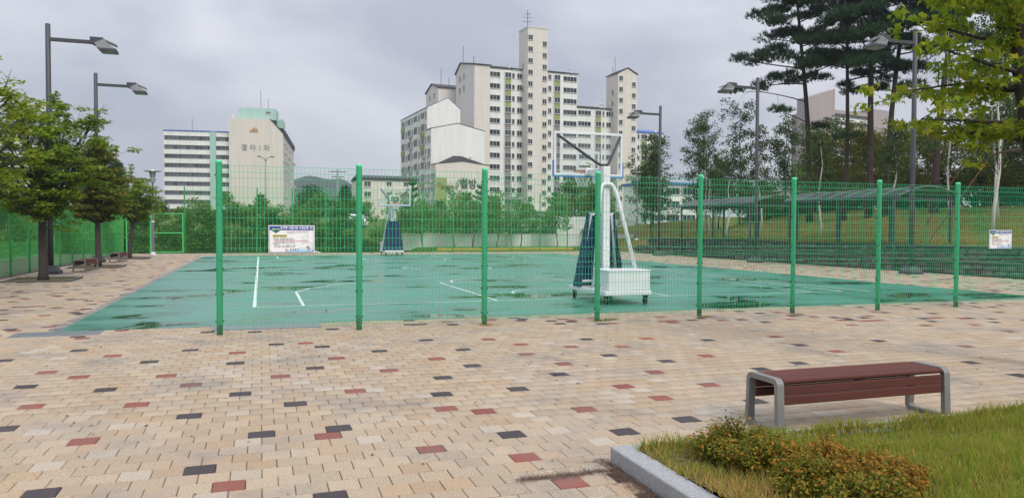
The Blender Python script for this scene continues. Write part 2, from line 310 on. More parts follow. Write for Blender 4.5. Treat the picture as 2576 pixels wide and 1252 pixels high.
MT['grate'] = mat('drain_steel', (.28, .29, .29), .45, metal=.5)
# leaves
MT['maple'] = leafmat('street_tree_leaf', (.10, .18, .02), (.20, .30, .028), (.38, .42, .04), 0.5)
MT['maple2'] = leafmat('reddish_street_tree_leaf', (.10, .145, .025), (.19, .22, .032), (.34, .24, .045), 0.5)
MT['yellowmaple'] = leafmat('yellow_green_leaf', (.14, .23, .018), (.26, .33, .022), (.40, .38, .03), 0.5)
MT['pine'] = leafmat('pine_needle', (.022, .055, .026), (.045, .095, .042), (.075, .125, .05), 0.2)
MT['ypine'] = leafmat('young_pine_needle', (.08, .17, .05), (.15, .27, .09), (.26, .37, .18), 0.3)
MT['hedge'] = leafmat('hedge_leaf', (.065, .14, .028), (.12, .225, .042), (.20, .30, .06), 0.4)
MT['younglf'] = leafmat('pale_young_leaf', (.10, .19, .05), (.17, .28, .08), (.26, .36, .13), 0.4)
MT['birchleaf'] = leafmat('birch_leaf', (.045, .085, .025), (.08, .135, .035), (.13, .18, .045), 0.35)
MT['yshrub'] = leafmat('yellowish_leaf', (.10, .14, .02), (.18, .20, .03), (.26, .24, .04), 0.4)
MT['tinted'] = leafmat('autumn_box_leaf', (.08, .13, .018), (.24, .21, .025), (.42, .17, .03), 0.3)
MT['tinted2'] = leafmat('orange_box_leaf', (.17, .15, .022), (.32, .18, .03), (.52, .17, .03), 0.3)
MT['dark_tree'] = leafmat('dark_foliage', (.028, .06, .024), (.05, .10, .034), (.08, .14, .045), 0.25)
MT['grass'] = leafmat('lawn_blade', (.22, .26, .035), (.31, .33, .05), (.40, .38, .085), 0.5)
MT['grass2'] = leafmat('lush_blade', (.15, .30, .024), (.21, .39, .034), (.29, .42, .05), 0.5)
MT['straw'] = leafmat('straw_blade', (.36, .26, .08), (.48, .34, .11), (.50, .28, .09), 0.4)
MT['needlelitter'] = mat('dry_needles', (.15, .09, .06), .9, (.09, .055, .038), 30)

# ------------------------------------------------------------------ terrain
def sstep(a, b, x): t = min(1, max(0, (x - a) / (b - a))); return t * t * (3 - 2 * t)
def tz(u, v):
    """height of the land away from the level plaza"""
    base = 0.0
    hill = (1.0 + 1.9 * sstep(25.9, 39, u)) * (1 - .45 * sstep(43, 56, v)) if u > 25.5 else 0
    back = 0.0
    if v > 50.6:
        sunk = -1.5 * sstep(50.8, 53.5, v) * (1 - sstep(8.0, 9.6, u)) * (1 - sstep(60, 66, v))
        bank = 1.5 * sstep(60, 69, v) * (1 - sstep(8, 12, u)) + 1.1 * sstep(55.7, 56.2, v) * sstep(8, 12, u)
        far = 2.4 * sstep(80, 150, v)
        back = sunk + bank + far
    left = -1.3 * sstep(-8.0, -11, u) * sstep(21, 25, v) * (1 - sstep(56, 64, v)) + 2.4 * sstep(-22, -34, u) * sstep(15, 30, v)
    if v > 50.6: left = left * (1 - sstep(50.6, 60, v))
    h = hill * (1 - sstep(56, 70, v)) + back + left
    if hill and v > 56: h = max(h, 1.3)
    return h
us = [-400, -200, -120, -80, -60, -45, -36, -30] + [-26 + 1. * i for i in range(12)] + [-14, -12, -11.4, -10.4, -9.4, -8.6, -8.0, -7.85] + [-4 + 3 * i for i in range(9)] + [24.45, 25.4, 25.65] + [26 + .7 * i for i in range(28)] + [48, 54, 62, 75, 95, 130, 200, 320, 600]
vs_ = [-60, -20, -5] + [0 + 2. * i for i in range(25)] + [50.55] + [51 + .7 * i for i in range(32)] + [76, 82, 90, 100, 115, 130, 150, 180, 240, 330, 500, 800, 1500]
V = []; F = []
for j, v in enumerate(vs_):
    for i, u in enumerate(us):
        z = tz(u, v)
        if -12.5 < u < 25.6 and v < 50.6: z = min(z, 0) - .09
        if u > 25.6 and (v < 50): z += .05 * math.sin(u * 2.1 + v) * math.sin(v * 1.3)
        V.append((u, v, z))
n = len(us)
F = [(j * n + i, j * n + i + 1, (j + 1) * n + i + 1, (j + 1) * n + i) for j in range(len(vs_) - 1) for i in range(n - 1)]
g = ob('ground', npmesh('ground', V, F, [MT['soil'], MT['hillgrass']], True)); tag(g, kind='structure')
for pl in g.data.polygons:
    if pl.center.x > 25.5 and pl.center.y < 70 and pl.center.x < 60: pl.material_index = 1
# road behind the court (sunken on the left) and the upper road
rd = MB(); rd.add([(-40, 53.8, -1.47), (8.2, 53.8, -1.47), (8.2, 59.8, -1.47), (-40, 59.8, -1.47)], [(0, 1, 2, 3)])
tag(rd.build('lower_road', MT['asphalt']), kind='structure')
# bare plaza bed under the blocks
bed = MB(); bed.add([(-12.4, -2, -.012), (24.5, -2, -.012), (24.5, 50.5, -.012), (-12.4, 50.5, -.012)], [(0, 1, 2, 3)])
paving = tag(bed.build('paving', MT['joint']), kind='structure')

# ------------------------------------------------------------------ paving blocks (0.2 m, running bond along x)
PV = [pavermat('paver_beige', (.402, .304, .208), (.425, .338, .236), .085), pavermat('paver_tan', (.40, .285, .18), (.415, .31, .20), .06),
      pavermat('paver_pale', (.455, .395, .315), (.435, .36, .27), .05), pavermat('paver_red', (.215, .060, .045), (.25, .080, .055), .10, .7),
      pavermat('paver_dark', (.040, .032, .036), (.058, .047, .050), .12, .7)]
P = .2
CU0, CU1, CV0, CV1 = -3.0, 18.3, 13.36, 45.7
PLU, PLV = 2.33, 4.80        # outer corner of the planter kerb
RED_UV = [(-0.3, 5.0),(-1.34, 6.59),(-1.15, 7.72),(-2.08, 7.92),(0.46, 6.0),(1.11, 5.6),(1.86, 5.01),(1.86, 4.45),(1.98, 6.46),(2.72, 6.26),(3.68, 6.41),(3.55, 7.02),(4.32, 7.64),(4.56, 6.84),(5.6, 8.43),(3.23, 9.35),(3.47, 8.51),(2.13, 9.24),(1.39, 8.64),(0.87, 7.65),(-0.73, 8.51),(-1.06, 9.03),(-1.99, 9.22),(-2.28, 9.79),(0.2, 8.76),(-1.77, 10.73),(-2.6, 13.07),(0.94, 9.78),(0.57, 11.03),(-0.23, 10.55),(3.24, 10.67),(3.48, 10.16),(4.1, 9.75),(4.86, 9.52),(5.55, 10.07),(7.3, 8.32),(7.59, 9.72),(9.6, 8.09),(11.51, 9.12),(1.69, 6.66)]
DRK_UV = [(-1.24, 5.24),(0.44, 4.75),(-0.38, 5.57),(0.04, 6.37),(0.68, 6.39),(-0.61, 7.17),(-0.21, 7.95),(0.34, 7.38),(1.75, 7.27),(2.58, 7.24),(1.97, 5.61),(2.73, 5.41),(3.48, 5.61),(2.49, 8.7),(1.94, 8.08),(3.13, 7.86),(4.31, 8.92),(4.86, 8.29),(2.66, 9.82),(2.22, 10.98),(1.58, 10.18),(0.63, 9.16),(0.84, 10.73),(0.28, 11.2),(-0.85, 10.85),(-1.36, 10.01),(-1.57, 8.5),(-0.32, 9.64),(-2.39, 8.86),(-2.01, 7.17),(-3.03, 10.75),(-2.29, 11.28),(4.6, 10.27),(6.3, 9.76),(5.5, 7.41),(6.33, 7.75),(4.53, 6.01),(8.49, 7.13),(8.11, 6.35),(7.34, 8.92),(8.7, 8.96)]
def cell(u, v):
    j = math.floor(v / P); o = .1 if j % 2 else 0.; return (math.floor((u - o) / P), j)
special = {cell(*q): 3 for q in RED_UV}; special.update({cell(*q): 4 for q in DRK_UV})
variants = []
def paver_verts(w_, d_, r):
    c = .004; h = .0
    zs = [r.uniform(-.0012, .0012) for _ in range(4)]
    x0, x1, y0, y1 = -w_ / 2 + .002, w_ / 2 - .002, -d_ / 2 + .004, d_ / 2 - .004
    top = [(x0 + c, y0 + c, zs[0]), (x1 - c, y0 + c, zs[1]), (x1 - c, y1 - c, zs[2]), (x0 + c, y1 - c, zs[3])]
    mid = [(x0, y0, -.005), (x1, y0, -.005), (x1, y1, -.005), (x0, y1, -.005)]
    bot = [(x, y, -.011) for x, y, z in mid]
    return top + mid + bot
PF = [(0, 1, 2, 3)] + [(4 + i, 4 + (i + 1) % 4, (i + 1) % 4, i) for i in range(4)] + [(8 + i, 8 + (i + 1) % 4, 4 + (i + 1) % 4, 4 + i) for i in range(4)]
prng = random.Random(3)
cells = []
for j in range(int(-1 / P), int(50.4 / P)):
    v = (j + .5) * P; off = .1 if j % 2 else 0.
    for i in range(int(-12.2 / P), int(24.3 / P)):
        u = (i + .5) * P + off
        if u < -7.6 and v > 24: continue
        if CU0 - .10 < u < CU1 - .05 and CV0 - .02 < v < CV1 - .05: continue
        if u > PLU - .11 and v < PLV + .1 and v > -3: continue
        if u > 24.4: continue
        # keep what the place around the camera can see
        fx = u * rt.x + v * rt.y; fz = u * fw.x + v * fw.y
        if fz < 1.0 or abs(fx) > fz * .78 + 3.0: continue
        pit = False
        for tu, tv in ((-6.25, 26.1), (-6.2, 34.0), (-6.35, 42.6)):
            if abs(u - tu) < .92 and abs(v - tv) < .92: pit = True
        if pit: continue
        k = special.get((i, j))
        if k is None:
            q = prng.random()
            far = v > 12.4 or u < -9 or fz > 13
            if far and q < .045: k = 3
            elif far and q < .095: k = 4
            elif q > .955: k = 2
            elif q > .80: k = 1
            else: k = 0
        inframe = abs(fx) < fz * .70 and fz > 4.3
        cells.append((fz if inframe else 1e3 + fz, u, v, k))
cells.sort()
var = []
for k in range(5):
    for q in range(3):
        m_ = MB(); m_.add(paver_verts(P, P, prng), PF); var.append(m_.mesh('paver', PV[k]))
for d_, u, v, k in cells[:300]:
    o = ob('paver', var[k * 3 + prng.randrange(3)], paving, (u, v, prng.uniform(-.0022, .0018))); o.rotation_euler = (0, 0, prng.uniform(-.006, .006))
V = []; F = []; MI = []
for d_, u, v, k in cells[300:]:
    b = len(V); dz = prng.uniform(-.0012, .0012)
    V += [(x + u, y + v, z + dz) for x, y, z in paver_verts(P, P, prng)]
    F += [tuple(b + t for t in q) for q in PF]; MI += [k] * len(PF)
rest = ob('pavers', npmesh('pavers', V, F, PV, False, MI), paving); tag(rest, kind='stuff')

# ------------------------------------------------------------------ court
ct = MB(); c0 = (CU0, CU1, CV0, CV1); ct.box(CU0, CU1, CV0, CV1, -.05, .004)
court = tag(ct.build('basketball_court', courtmat()), kind='structure')
def strip(pts, w_, closed=False):
    """flat painted line along a path"""
    m_ = MB(); n = len(pts); a = []
    for i, p in enumerate(pts):
        p0 = pts[(i - 1) % n] if (closed or i) else p; p1 = pts[(i + 1) % n] if (closed or i < n - 1) else p
        d = Vector((p1[0] - p0[0], p1[1] - p0[1])).normalized(); s = Vector((-d.y, d.x)) * w_ / 2
        a += [(p[0] + s.x, p[1] + s.y, .008), (p[0] - s.x, p[1] - s.y, .008)]
    fs = [(2 * i, 2 * i + 1, (2 * i + 3) % (2 * n), (2 * i + 2) % (2 * n)) for i in range(n if closed else n - 1)]
    m_.add(a, [q[::-1] for q in fs]); return m_
def arc(cx, cy, r, a0, a1, n=40): return [(cx + r * math.cos(R(a0 + (a1 - a0) * i / n)), cy + r * math.sin(R(a0 + (a1 - a0) * i / n))) for i in range(n + 1)]
LU0, LU1, LV0, LV1, LC = -.13, 14.68, 16.27, 44.27, 7.27; LW = .06
lines = [([(LU0, LV0), (LU0, LV1)], .07), ([(LU1, LV0), (LU1, LV1)], LW), ([(LU0, LV0 - .0), (LU1, LV0)], LW), ([(LU0, LV1), (LU1, LV1)], LW),
         ([(LU0 + .04, 30.27), (LU1 - .04, 30.27)], LW), ([(15.35, 16.0), (15.35, 44.0)], LW)]
for s, vb in ((1, LV0), (-1, LV1)):
    hy = vb + s * 1.58
    th = math.degrees(math.acos(6.43 / 6.72))
    a = arc(LC, hy, 6.72, 180 - th, th) if s > 0 else arc(LC, hy, 6.72, 180 + th, 360 - th)
    lines += [([(LC - 6.43, vb + s * .04), (LC - 6.43, hy + s * 1.95)], LW), ([(LC + 6.43, vb + s * .04), (LC + 6.43, hy + s * 1.95)], LW), (a, LW)]
    lines += [([(LC - 2.2, vb + s * .04), (LC - 2.2, vb + s * 5.8)], LW), ([(LC + 2.2, vb + s * .04), (LC + 2.2, vb + s * 5.8)], LW), ([(LC - 2.23, vb + s * 5.8), (LC + 2.23, vb + s * 5.8)], LW)]
    lines += [(arc(LC, vb + s * 5.83, 1.8, 0 if s > 0 else 180, 180 if s > 0 else 360), LW), (arc(LC, hy, 1.25, 0 if s > 0 else 180, 180 if s > 0 else 360), LW)]
for p_, w_ in lines: strip(p_, w_).build('court_line', MT['line'], court)
strip(arc(LC, 30.27, 1.8, 0, 360)[:-1], LW, True).build('court_line', MT['line'], court)
# drain along the left edge, steel covers
dr = thing('drain_channel', (-3.085, CV0, 0), 'long narrow steel drain grating along the left edge of the green court', 'drain')
fr = MB(); fr.box(-.08, -.068, 0, 30, -.04, .003); fr.box(.068, .08, 0, 30, -.04, .003); fr.build('frame', MT['grate'], dr)
sl = MB()
for i in range(300): sl.box(-.067, .067, i * .1, i * .1 + .045, -.03, .001)
tag(sl.build('grating_bars', MT['grate'], dr), kind='stuff')
def cover(u0, u1, v0, v1, label):
    m_ = MB(); m_.cbox(u0, u1, v0, v1, -.03, .010, .004); o = m_.build('steel_cover', MT['cover']); tag(o, label, 'drain cover', 'steel drain covers'); return o
cover(-3.55, -2.35, 12.85, 13.33, 'grey steel drain cover at the near left corner of the green court')
cover(-.75, .95, 12.8, 13.33, 'long grey steel drain cover at the foot of the first fence panel')

# ------------------------------------------------------------------ fences
def panel_mesh(width, tiers, pitch=.06, hp=.155, wr=.0022, hr=.0026, wm='wire'):
    """welded wire panel in the xz plane; each tier has folded ribs near its ends"""
    m_ = MB(); n = max(2, int(round(width / pitch)))
    for z0, z1 in tiers:
        nodes = [(0, z0), (0, z0 + .05), (.03, z0 + .09), (0, z0 + .13), (0, z1 - .19), (.035, z1 - .145), (0, z1 - .10), (0, z1)]
        for i in range(n + 1):
            x = -width / 2 + width * i / n
            pts = [(x, -y, z) for y, z in nodes]
            a = []
            for (px, py, pz) in pts: a += [(px - wr, py - wr, pz), (px + wr, py - wr, pz), (px + wr, py + wr, pz), (px - wr, py + wr, pz)]
            fs = [(4 * k + t, 4 * k + (t + 1) % 4, 4 * k + 4 + (t + 1) % 4, 4 * k + 4 + t) for k in range(len(pts) - 1) for t in range(4)]
            m_.add(a, fs)
        hz = [(0, z0), (0, z0 + .05), (0, z0 + .13), (0, z1 - .19), (0, z1 - .10), (0, z1)]
        z = z0 + .13 + hp
        while z < z1 - .26: hz.append((0, z)); z += hp
        for y, z in hz: m_.box(-width / 2, width / 2, -y + wr * .5, -y + wr * .5 + 2 * hr, z - hr, z + hr)
    return m_.mesh('mesh_panel', MT[wm])
def post_mesh(h, r, pm='green'):
    m_ = MB(); m_.lathe((0, 0, 0), [(r, -.05), (r, h - .05), (r * 1.07, h - .048), (r * 1.07, h - .02), (r * .92, h - .008), (r * .5, h - .001), (.004, h)], 16)
    return m_.mesh('post', MT[pm], True)
def clip_mesh(r):
    m_ = MB(); m_.cbox(-r - .014, r + .014, -.018, .018, -.012, .012, .003); return m_.mesh('clip', MT['clip'])
def fence(label, start, direction, n, spacing, h, r, tiers, clips=True, skip=(), group=None, hs=None):
    f_ = thing('mesh_fence', (start[0], start[1], start[2]), label, 'fence', group, math.atan2(direction[1], direction[0]))
    pm = post_mesh(h, r, 'green' if clips else 'green_far'); cm = clip_mesh(r); pn = panel_mesh(spacing - 2 * r - .01, tiers, wm='wire' if clips else 'wire_far')
    for i in range(n + 1):
        p_ = ob('post', pm, f_, (i * spacing, 0, 0))
        if clips:
            for z in sorted({t for a, b in tiers for t in (a + .12, (a + b) / 2, b - .15)}): ob('clip', cm, p_, (0, 0, z))
    for i in range(n):
        if i in skip: continue
        ob('mesh_panel', pn, f_, ((i + .5) * spacing, 0, 0))
    return f_
fence('tall green wire mesh fence with round posts across the near side of the court', (-.6, 12.30, 0), (1, 0), 8, 2.1, 2.66, .046, [(.09, 1.16), (1.19, 2.58)])
fence('long green mesh fence beyond the court with four metre posts', (-4.4, 50.0, 0), (1, 0), 12, 2.1, 4.1, .035, [(.06, 1.38), (1.40, 2.70), (2.72, 3.98)], clips=False)
fence('lower green mesh fence receding behind the row of street trees', (-7.75, 20.0, 0), (0, 1), 14, 2.13, 2.5, .035, [(.06, 1.2), (1.22, 2.42)], clips=False)
fence('short green mesh fence down the slope behind the tree row fence', (-11.4, 24.0, tz(-11.4, 30) - .05), (0, 1), 10, 2.6, 2.3, .035, [(.06, 1.1), (1.12, 2.2)], clips=False)
# gate in the back corner
gt = thing('mesh_gate', (-7.75, 50.0, 0), 'green mesh gate with horizontal bars in the far left fence corner', 'gate')
m_ = MB(); m_.lathe((.15, 0, 0), [(.035, -.05), (.035, 2.5), (.004, 2.52)], 10); m_.build('post', MT['green_far'], gt)
m_ = MB(); m_.lathe((1.45, 0, 0), [(.035, -.05), (.035, 2.5), (.004, 2.52)], 10); m_.build('post', MT['green_far'], gt)
m_ = MB()
for z in (.08, 1.25, 2.42): m_.box(1.5, 3.26, -.02, .02, z - .025, z + .025)
m_.box(1.49, 1.54, -.024, .024, .05, 2.45); m_.box(3.22, 3.28, -.024, .024, .05, 2.45); m_.build('leaf_frame', MT['green_far'], gt)
ob('mesh_panel', panel_mesh(1.66, [(.12, 1.2), (1.29, 2.38)], wm='wire_far'), gt, (2.38, 0, 0)); ob('mesh_panel', panel_mesh(1.2, [(.08, 1.2), (1.22, 2.4)], wm='wire_far'), gt, (.8, 0, 0))
# guard rails beside the sunken road
def guard_rail(label, p, q, n):
    d = Vector(q) - Vector(p); t = thing('guard_rail', p, label, 'guard rail', 'guard rails of the sunken road', math.atan2(d.y, d.x)); Ln = d.length
    m_ = MB(); m_.prism([(0, .45), (.03, .48), (.03, .53), (0, .57), (0, .60), (.03, .63), (.03, .68), (0, .72)], 0, 1); vs2 = [(y * Ln, -x, z) for x, y, z in m_.v]; m2 = MB(); m2.add(vs2, m_.f); m2.build('rail', MT['steel'], t)
    for i in range(n + 1): k = MB(); k.lathe((Ln * i / n, .08, -.1), [(.05, 0), (.05, .85)], 8); k.build('post', MT['steel'], t)
guard_rail('steel guard rail behind the far left corner of the fence', (-26, 52.6, -1.1), (6.5, 52.6, -1.1), 12)
guard_rail('steel guard rail beyond the green fence on the far left', (-13.2, 24, -1.15), (-13.2, 48, -1.15), 9)

# ------------------------------------------------------------------ notice boards on the fence
def textmesh(s, size, mt, bold=0, ext=0, res=1, sx=1.):
    cu = bpy.data.curves.new('lettering', 'FONT'); cu.body = s; cu.size = size; cu.align_x = 'CENTER'; cu.align_y = 'CENTER'; cu.extrude = ext; cu.offset = bold; cu.resolution_u = res
    o = bpy.data.objects.new('tmp', cu); C.objects.link(o); dg = bpy.context.evaluated_depsgraph_get(); dg.update()
    me = bpy.data.meshes.new_from_object(o.evaluated_get(dg)); bpy.data.objects.remove(o)
    me.transform(Matrix.Rotation(math.pi / 2, 4, 'X') @ Matrix.Scale(sx, 4, (1, 0, 0))); me.materials.clear(); me.materials.append(mt); return me
FL = {k: mat('print_' + k, c, .45) for k, c in dict(white=(.80, .81, .82), blue=(.012, .045, .33), green=(.01, .13, .09), yellow=(.75, .66, .18), ink=(.03, .03, .035), red=(.55, .03, .06), sky=(.33, .56, .78), pale=(.58, .72, .84), grey=(.30, .31, .33), wtext=(.82, .84, .86)).items()}
def notice(loc, label):
    s = thing('notice_board', loc, label, 'notice board', 'notice boards wired to the fence')
    W, H = .69, .425
    m_ = MB(); m_.cbox(-W / 2, W / 2, -.004, .004, -H / 2, H / 2, .002); m_.build('panel', FL['white'], s)
    def flat(name, x0, x1, z0, z1, mt, lay=1): k = MB(); y = -.004 - .0015 * lay; k.add([(x0, y, z0), (x1, y, z0), (x1, y, z1), (x0, y, z1)], [(0, 1, 2, 3)]); return k.build(name, mt, s)
    flat('header', -.332, .330, .138, .200, FL['blue']); flat('border', -.334, -.329, -.198, .138, FL['blue']); flat('border', .322, .327, -.198, .138, FL['grey']); flat('border', -.329, .330, -.204, -.199, FL['blue'])
    flat('tint', -.1, .322, -.199, -.175, FL['sky']); flat('tint', .10, .322, -.174, -.13, FL['pale'])
    k = MB(); hp_ = []
    for i in range(32):
        t = 2 * math.pi * i / 32; hp_.append((-.235 + .0046 * 16 * math.sin(t) ** 3, .142 + .0033 * (13 * math.cos(t) - 5 * math.cos(2 * t) - 2 * math.cos(3 * t) - math.cos(4 * t))))
    k.add([(x, -.0085, z) for x, z in hp_], [tuple(range(32))[::-1]]); k.build('heart', FL['green'], s)
    flat('highlight', -.285, -.07, .03, .068, FL['yellow'])
    def txt(t, x, z, size, mt, bold=0, sx=1.): o = ob('lettering', textmesh(t, size, FL[mt], bold, 0, 1, sx), s, (x, -.0095, z)); return o
    txt('농구장 시설사용 사전신청 안내', .085, .170, .040, 'wtext', .0012); txt('고맙다! 영양', -.235, .152, .024, 'wtext', .0006)
    txt('사전신청 절차안내', -.178, .049, .027, 'ink', .0008)
    txt('본 농구장은 지역주민의 체육활동을 위하여 설치된 시설로', .10, .118, .0145, 'ink'); txt('이용하고자 하는 분은 아래 절차에 따라 사전에 신청하여', .09, .104, .0145, 'ink'); txt('주시기 바랍니다.', -.01, .090, .0145, 'ink')
    for i, (t, c) in enumerate([('1. 접수시간 : 사용 전일 09:00 ~ 18:00', 'ink'), ('2. 접수방법 : 공설운동장 관리사무소 방문', 'ink'), ('※ 신청 후 본 시설을 사용하지 않을 경우 다음번 신청이 불가합니다', 'red'), ('3. 접수처 : 체육시설관리사업소 (680-5394)', 'ink'), ('4. 사용시간', 'ink'), ('평일 : 09:00 ~ 18:00 · 신청팀당 1일 2시간', 'ink'), ('야간 : 18:00 ~ 22:00, 주말 09:00 ~ 22:00', 'ink')]):
        o = txt(t, 0, .012 - .0225 * i, .019, c, .0003); lo = min(v.co.x for v in o.data.vertices); o.location.x = -.28 - lo + (.02 if i in (2, 5, 6) else 0)
    txt('영 양 군 수', .04, -.165, .030, 'ink', .0007)
    k = MB()
    for a in range(20):
        t0, t1 = 2 * math.pi * a / 20, 2 * math.pi * (a + 1) / 20
        k.add([(-.08 + r * math.cos(t), -.0090, -.165 + r * math.sin(t)) for r, t in ((.010, t0), (.016, t0), (.016, t1), (.010, t1))], [(0, 1, 2, 3)], 0 if a < 14 else 1)
    k.build('emblem', [FL['red'], FL['blue']], s)
    k = MB()   # line drawing of a backboard and a player
    for p, q in (((.16, .02), (.235, .075)), ((.235, .075), (.245, -.02)), ((.245, -.02), (.16, -.075)), ((.16, -.075), (.16, .02)), ((.18, -.02), (.2, .0)), ((.2, .0), (.205, -.04)), ((.2, -.055), (.305, -.055)), ((.305, -.055), (.308, -.195))):
        k.bar((p[0], -.009, p[1]), (q[0], -.009, q[1]), .0035, .001)
    k.build('drawing', FL['grey'], s)
    k = MB(); pl = [(.22, -.11), (.245, -.104), (.262, -.11), (.275, -.15), (.283, -.17), (.272, -.172), (.262, -.15), (.258, -.165), (.262, -.19), (.25, -.19), (.24, -.16), (.232, -.14), (.22, -.15)]
    k.add([(x, -.009, z) for x, z in pl], [tuple(range(len(pl)))]); k.build('figure_print', FL['grey'], s)
    for x in (-.325, .325):
        for z in (-.18, .18): k = MB(); k.tube([(x, -.012, z), (x, .03, z)], .008, 8); k.build('fixing', MT['clip'], s)
    return s
na = notice((.458, 12.262, 1.46), 'white and blue Korean notice board hung on the first fence panel')
nb = copy_tree(na); nb.location = (15.3, 12.262, 1.447); nb.scale = (.95, 1, .95); nb['label'] = 'smaller white Korean notice board on the fence panel at the right edge'

# ------------------------------------------------------------------ basketball stands
def pipe_path(pts, k=5):
    """rounded polyline"""
    pts = [Vector(p) for p in pts]; o = [pts[0]]
    for i in range(1, len(pts) - 1):
        a, b, c = pts[i - 1], pts[i], pts[i + 1]; r = min((a - b).length, (c - b).length) * .45
        p, q = b + (a - b).normalized() * r, b + (c - b).normalized() * r
        for t in range(k + 1): t /= k; o.append(p * (1 - t) ** 2 + b * 2 * t * (1 - t) + q * t * t)
    return o + [pts[-1]]
def hoop(loc, rz, label):
    h = thing('basketball_stand', loc, label, 'basketball hoop', 'portable basketball stands', rz)   # local +y points into the court, origin under the base
    m_ = MB(); m_.cbox(-.56, .56, -1.0, 1.02, .20, .30, .012); m_.build('base_platform', MT['white_paint'], h)
    wb = MB(); wb.cbox(-.46, .54, -.96, -.18, .30, .74, .015); b = wb.build('weight_box', MT['white_paint'], h); k = MB(); k.cbox(-.475, .555, -.975, -.165, .72, .748, .008); k.build('lid', MT['white_paint'], b)
    for x in (-.46, .48):
        for y in (-.86, .86):
            k = MB(); k.box(x - .05, x + .05, y - .05, y + .05, .17, .20); k.box(x - .034, x - .024, y - .03, y + .05, .06, .17); k.box(x + .024, x + .034, y - .03, y + .05, .06, .17); wf = k.build('castor', MT['black'], h)
            k = MB(); k.tube([(x - .022, y + .02, .075), (x + .022, y + .02, .075)], .075, 14); k.build('wheel', MT['black'], wf, smooth=False)
    k = MB(); k.cbox(-.09, .09, .12, .31, .28, 3.06, .012); k.build('column', MT['white_paint'], h)
    k = MB(); k.hexa([(-.06, .30, 2.80), (.06, .30, 2.80), (.06, 1.10, 2.95), (-.06, 1.10, 2.95), (-.06, .30, 3.0), (.06, .30, 3.0), (.06, 1.10, 3.05), (-.06, 1.10, 3.05)]); k.box(-.10, .10, 1.10, 1.13, 2.92, 3.10); k.build('arm', MT['white_paint'], h)
    k = MB(); k.bar((0, .28, 2.2), (0, .80, 2.84), .1, .06); k.build('arm_strut', MT['white_paint'], h)
    # inverted U pipe down to the weight box
    k = MB(); k.tube(pipe_path([(-.36, .02, .26), (-.20, .06, 2.45), (-.13, .08, 2.66), (.10, .06, 2.66), (.20, -.0, 2.40), (.46, -.42, .74)]), .045, 10); k.build('brace_pipe', MT['white_paint'], h, smooth=True)
    # leaning padded trapezoid in front
    yb, yt = .62, .42
    fr = MB()
    def P3(s, z): t = (z - .30) / 1.70; return (s * (.52 + (.27 - .52) * t), yb + (yt - yb) * t, z)
    for s in (-1, 1): fr.bar(P3(s, .28), P3(s, 2.0), .075, .05, ref=(0, 1, 0))
    fr.bar(P3(-1, 1.97), P3(1, 1.97), .06, .06); fr.bar(P3(-1, .42), P3(1, .42), .05, .05); frm = fr.build('pad_frame', MT['white_paint'], h)
    for s in (-1, 1):
        for z in (.75, 1.15, 1.6): p = P3(s, z); k = MB(); k.tube([(p[0], p[1] - .03, z), (p[0], p[1] - .045, z)], .016, 8); k.build('bolt', MT['black'], frm)
    zs = [.30, .86, 2.02]; nx = 5
    for a in range(2):
        for i in range(nx):
            f0_, f1_ = -1 + 2 * i / nx + .012, -1 + 2 * (i + 1) / nx - .012
            z0, z1 = zs[a] + .008, zs[a + 1] - .008
            q = [P3(f0_, z0), P3(f1_, z0), P3(f1_, z1), P3(f0_, z1)]; bk = [(x * 1.06, y + .03, z) for x, y, z in q]; ft = [(x * 1.06 * .985, y + .12, z) for x, y, z in q]
            k = MB(); k.hexa([bk[0], bk[1], bk[2], bk[3], ft[0], ft[1], ft[2], ft[3]]); k.build('pad', MT['navy'], h)
    k = MB(); q = [P3(-1, .86), P3(1, .86), P3(1, .62), P3(-1, .62)]; k.hexa([(x * 1.07, y + .115, z) for x, y, z in q[::-1]] + [(x * 1.07, y + .135, z) for x, y, z in q[::-1]]); k.build('pad_band', MT['navy'], h)
    for s in (-1, 1):    # side pads
        k = MB(); k.hexa([(s * x, y, z) for x, y, z in [(.535, yb + .10, .30), (.535, yb - .32, .30), (.575, yb - .32, .30), (.575, yb + .10, .30), (.285, yt + .10, 2.0), (.285, yt - .02, 2.0), (.325, yt - .02, 2.0), (.325, yt + .10, 2.0)]]); k.build('side_pad', MT['navy'], h)
    # backboard
    by = 1.14; bd = MB(); X, Z0, Z1 = .90, 2.90, 3.95; t = .055
    for a, b, c, d in ((-X, X, Z0, Z0 + t), (-X, X, Z1 - t, Z1), (-X, -X + t, Z0 + t, Z1 - t), (X - t, X, Z0 + t, Z1 - t)): bd.cbox(a, b, by, by + .045, c, d, .004)
    brd = bd.build('backboard_frame', MT['white_paint'], h)
    k = MB(); k.box(-X + t, X - t, by + .018, by + .028, Z0 + t, Z1 - t); k.build('glass', MT['glass_board'], brd)
    k = MB()
    for a, b, c, d in ((-.295, .295, 3.05, 3.10), (-.295, .295, 3.45, 3.50), (-.295, -.245, 3.10, 3.45), (.245, .295, 3.10, 3.45)): k.box(a, b, by + .030, by + .034, c, d)
    k.build('target_square', MT['white_paint'], brd)
    k = MB(); k.box(-X - .025, X + .025, by - .005, by + .05, Z0 - .03, Z0 - .001)
    for s in (-1, 1): k.box(min(s * X, s * (X + .025)) + (.001 if s > 0 else -.001), max(s * X, s * (X + .025)) + (.001 if s > 0 else -.001), by - .005, by + .05, Z0 - .001, Z0 + .36)
    k.build('edge_padding', MT['blue'], brd)
    k = MB(); k.tube(pipe_path([(-.82, by - .01, 3.86), (-.10, .30, 3.10), (.10, .30, 3.10), (.82, by - .01, 3.86)]), .032, 10); k.build('black_brace', MT['padblk'], h, smooth=True)
    k = MB(); k.box(-.08, .08, by + .046, by + .062, 2.99, 3.10); rim = MB()
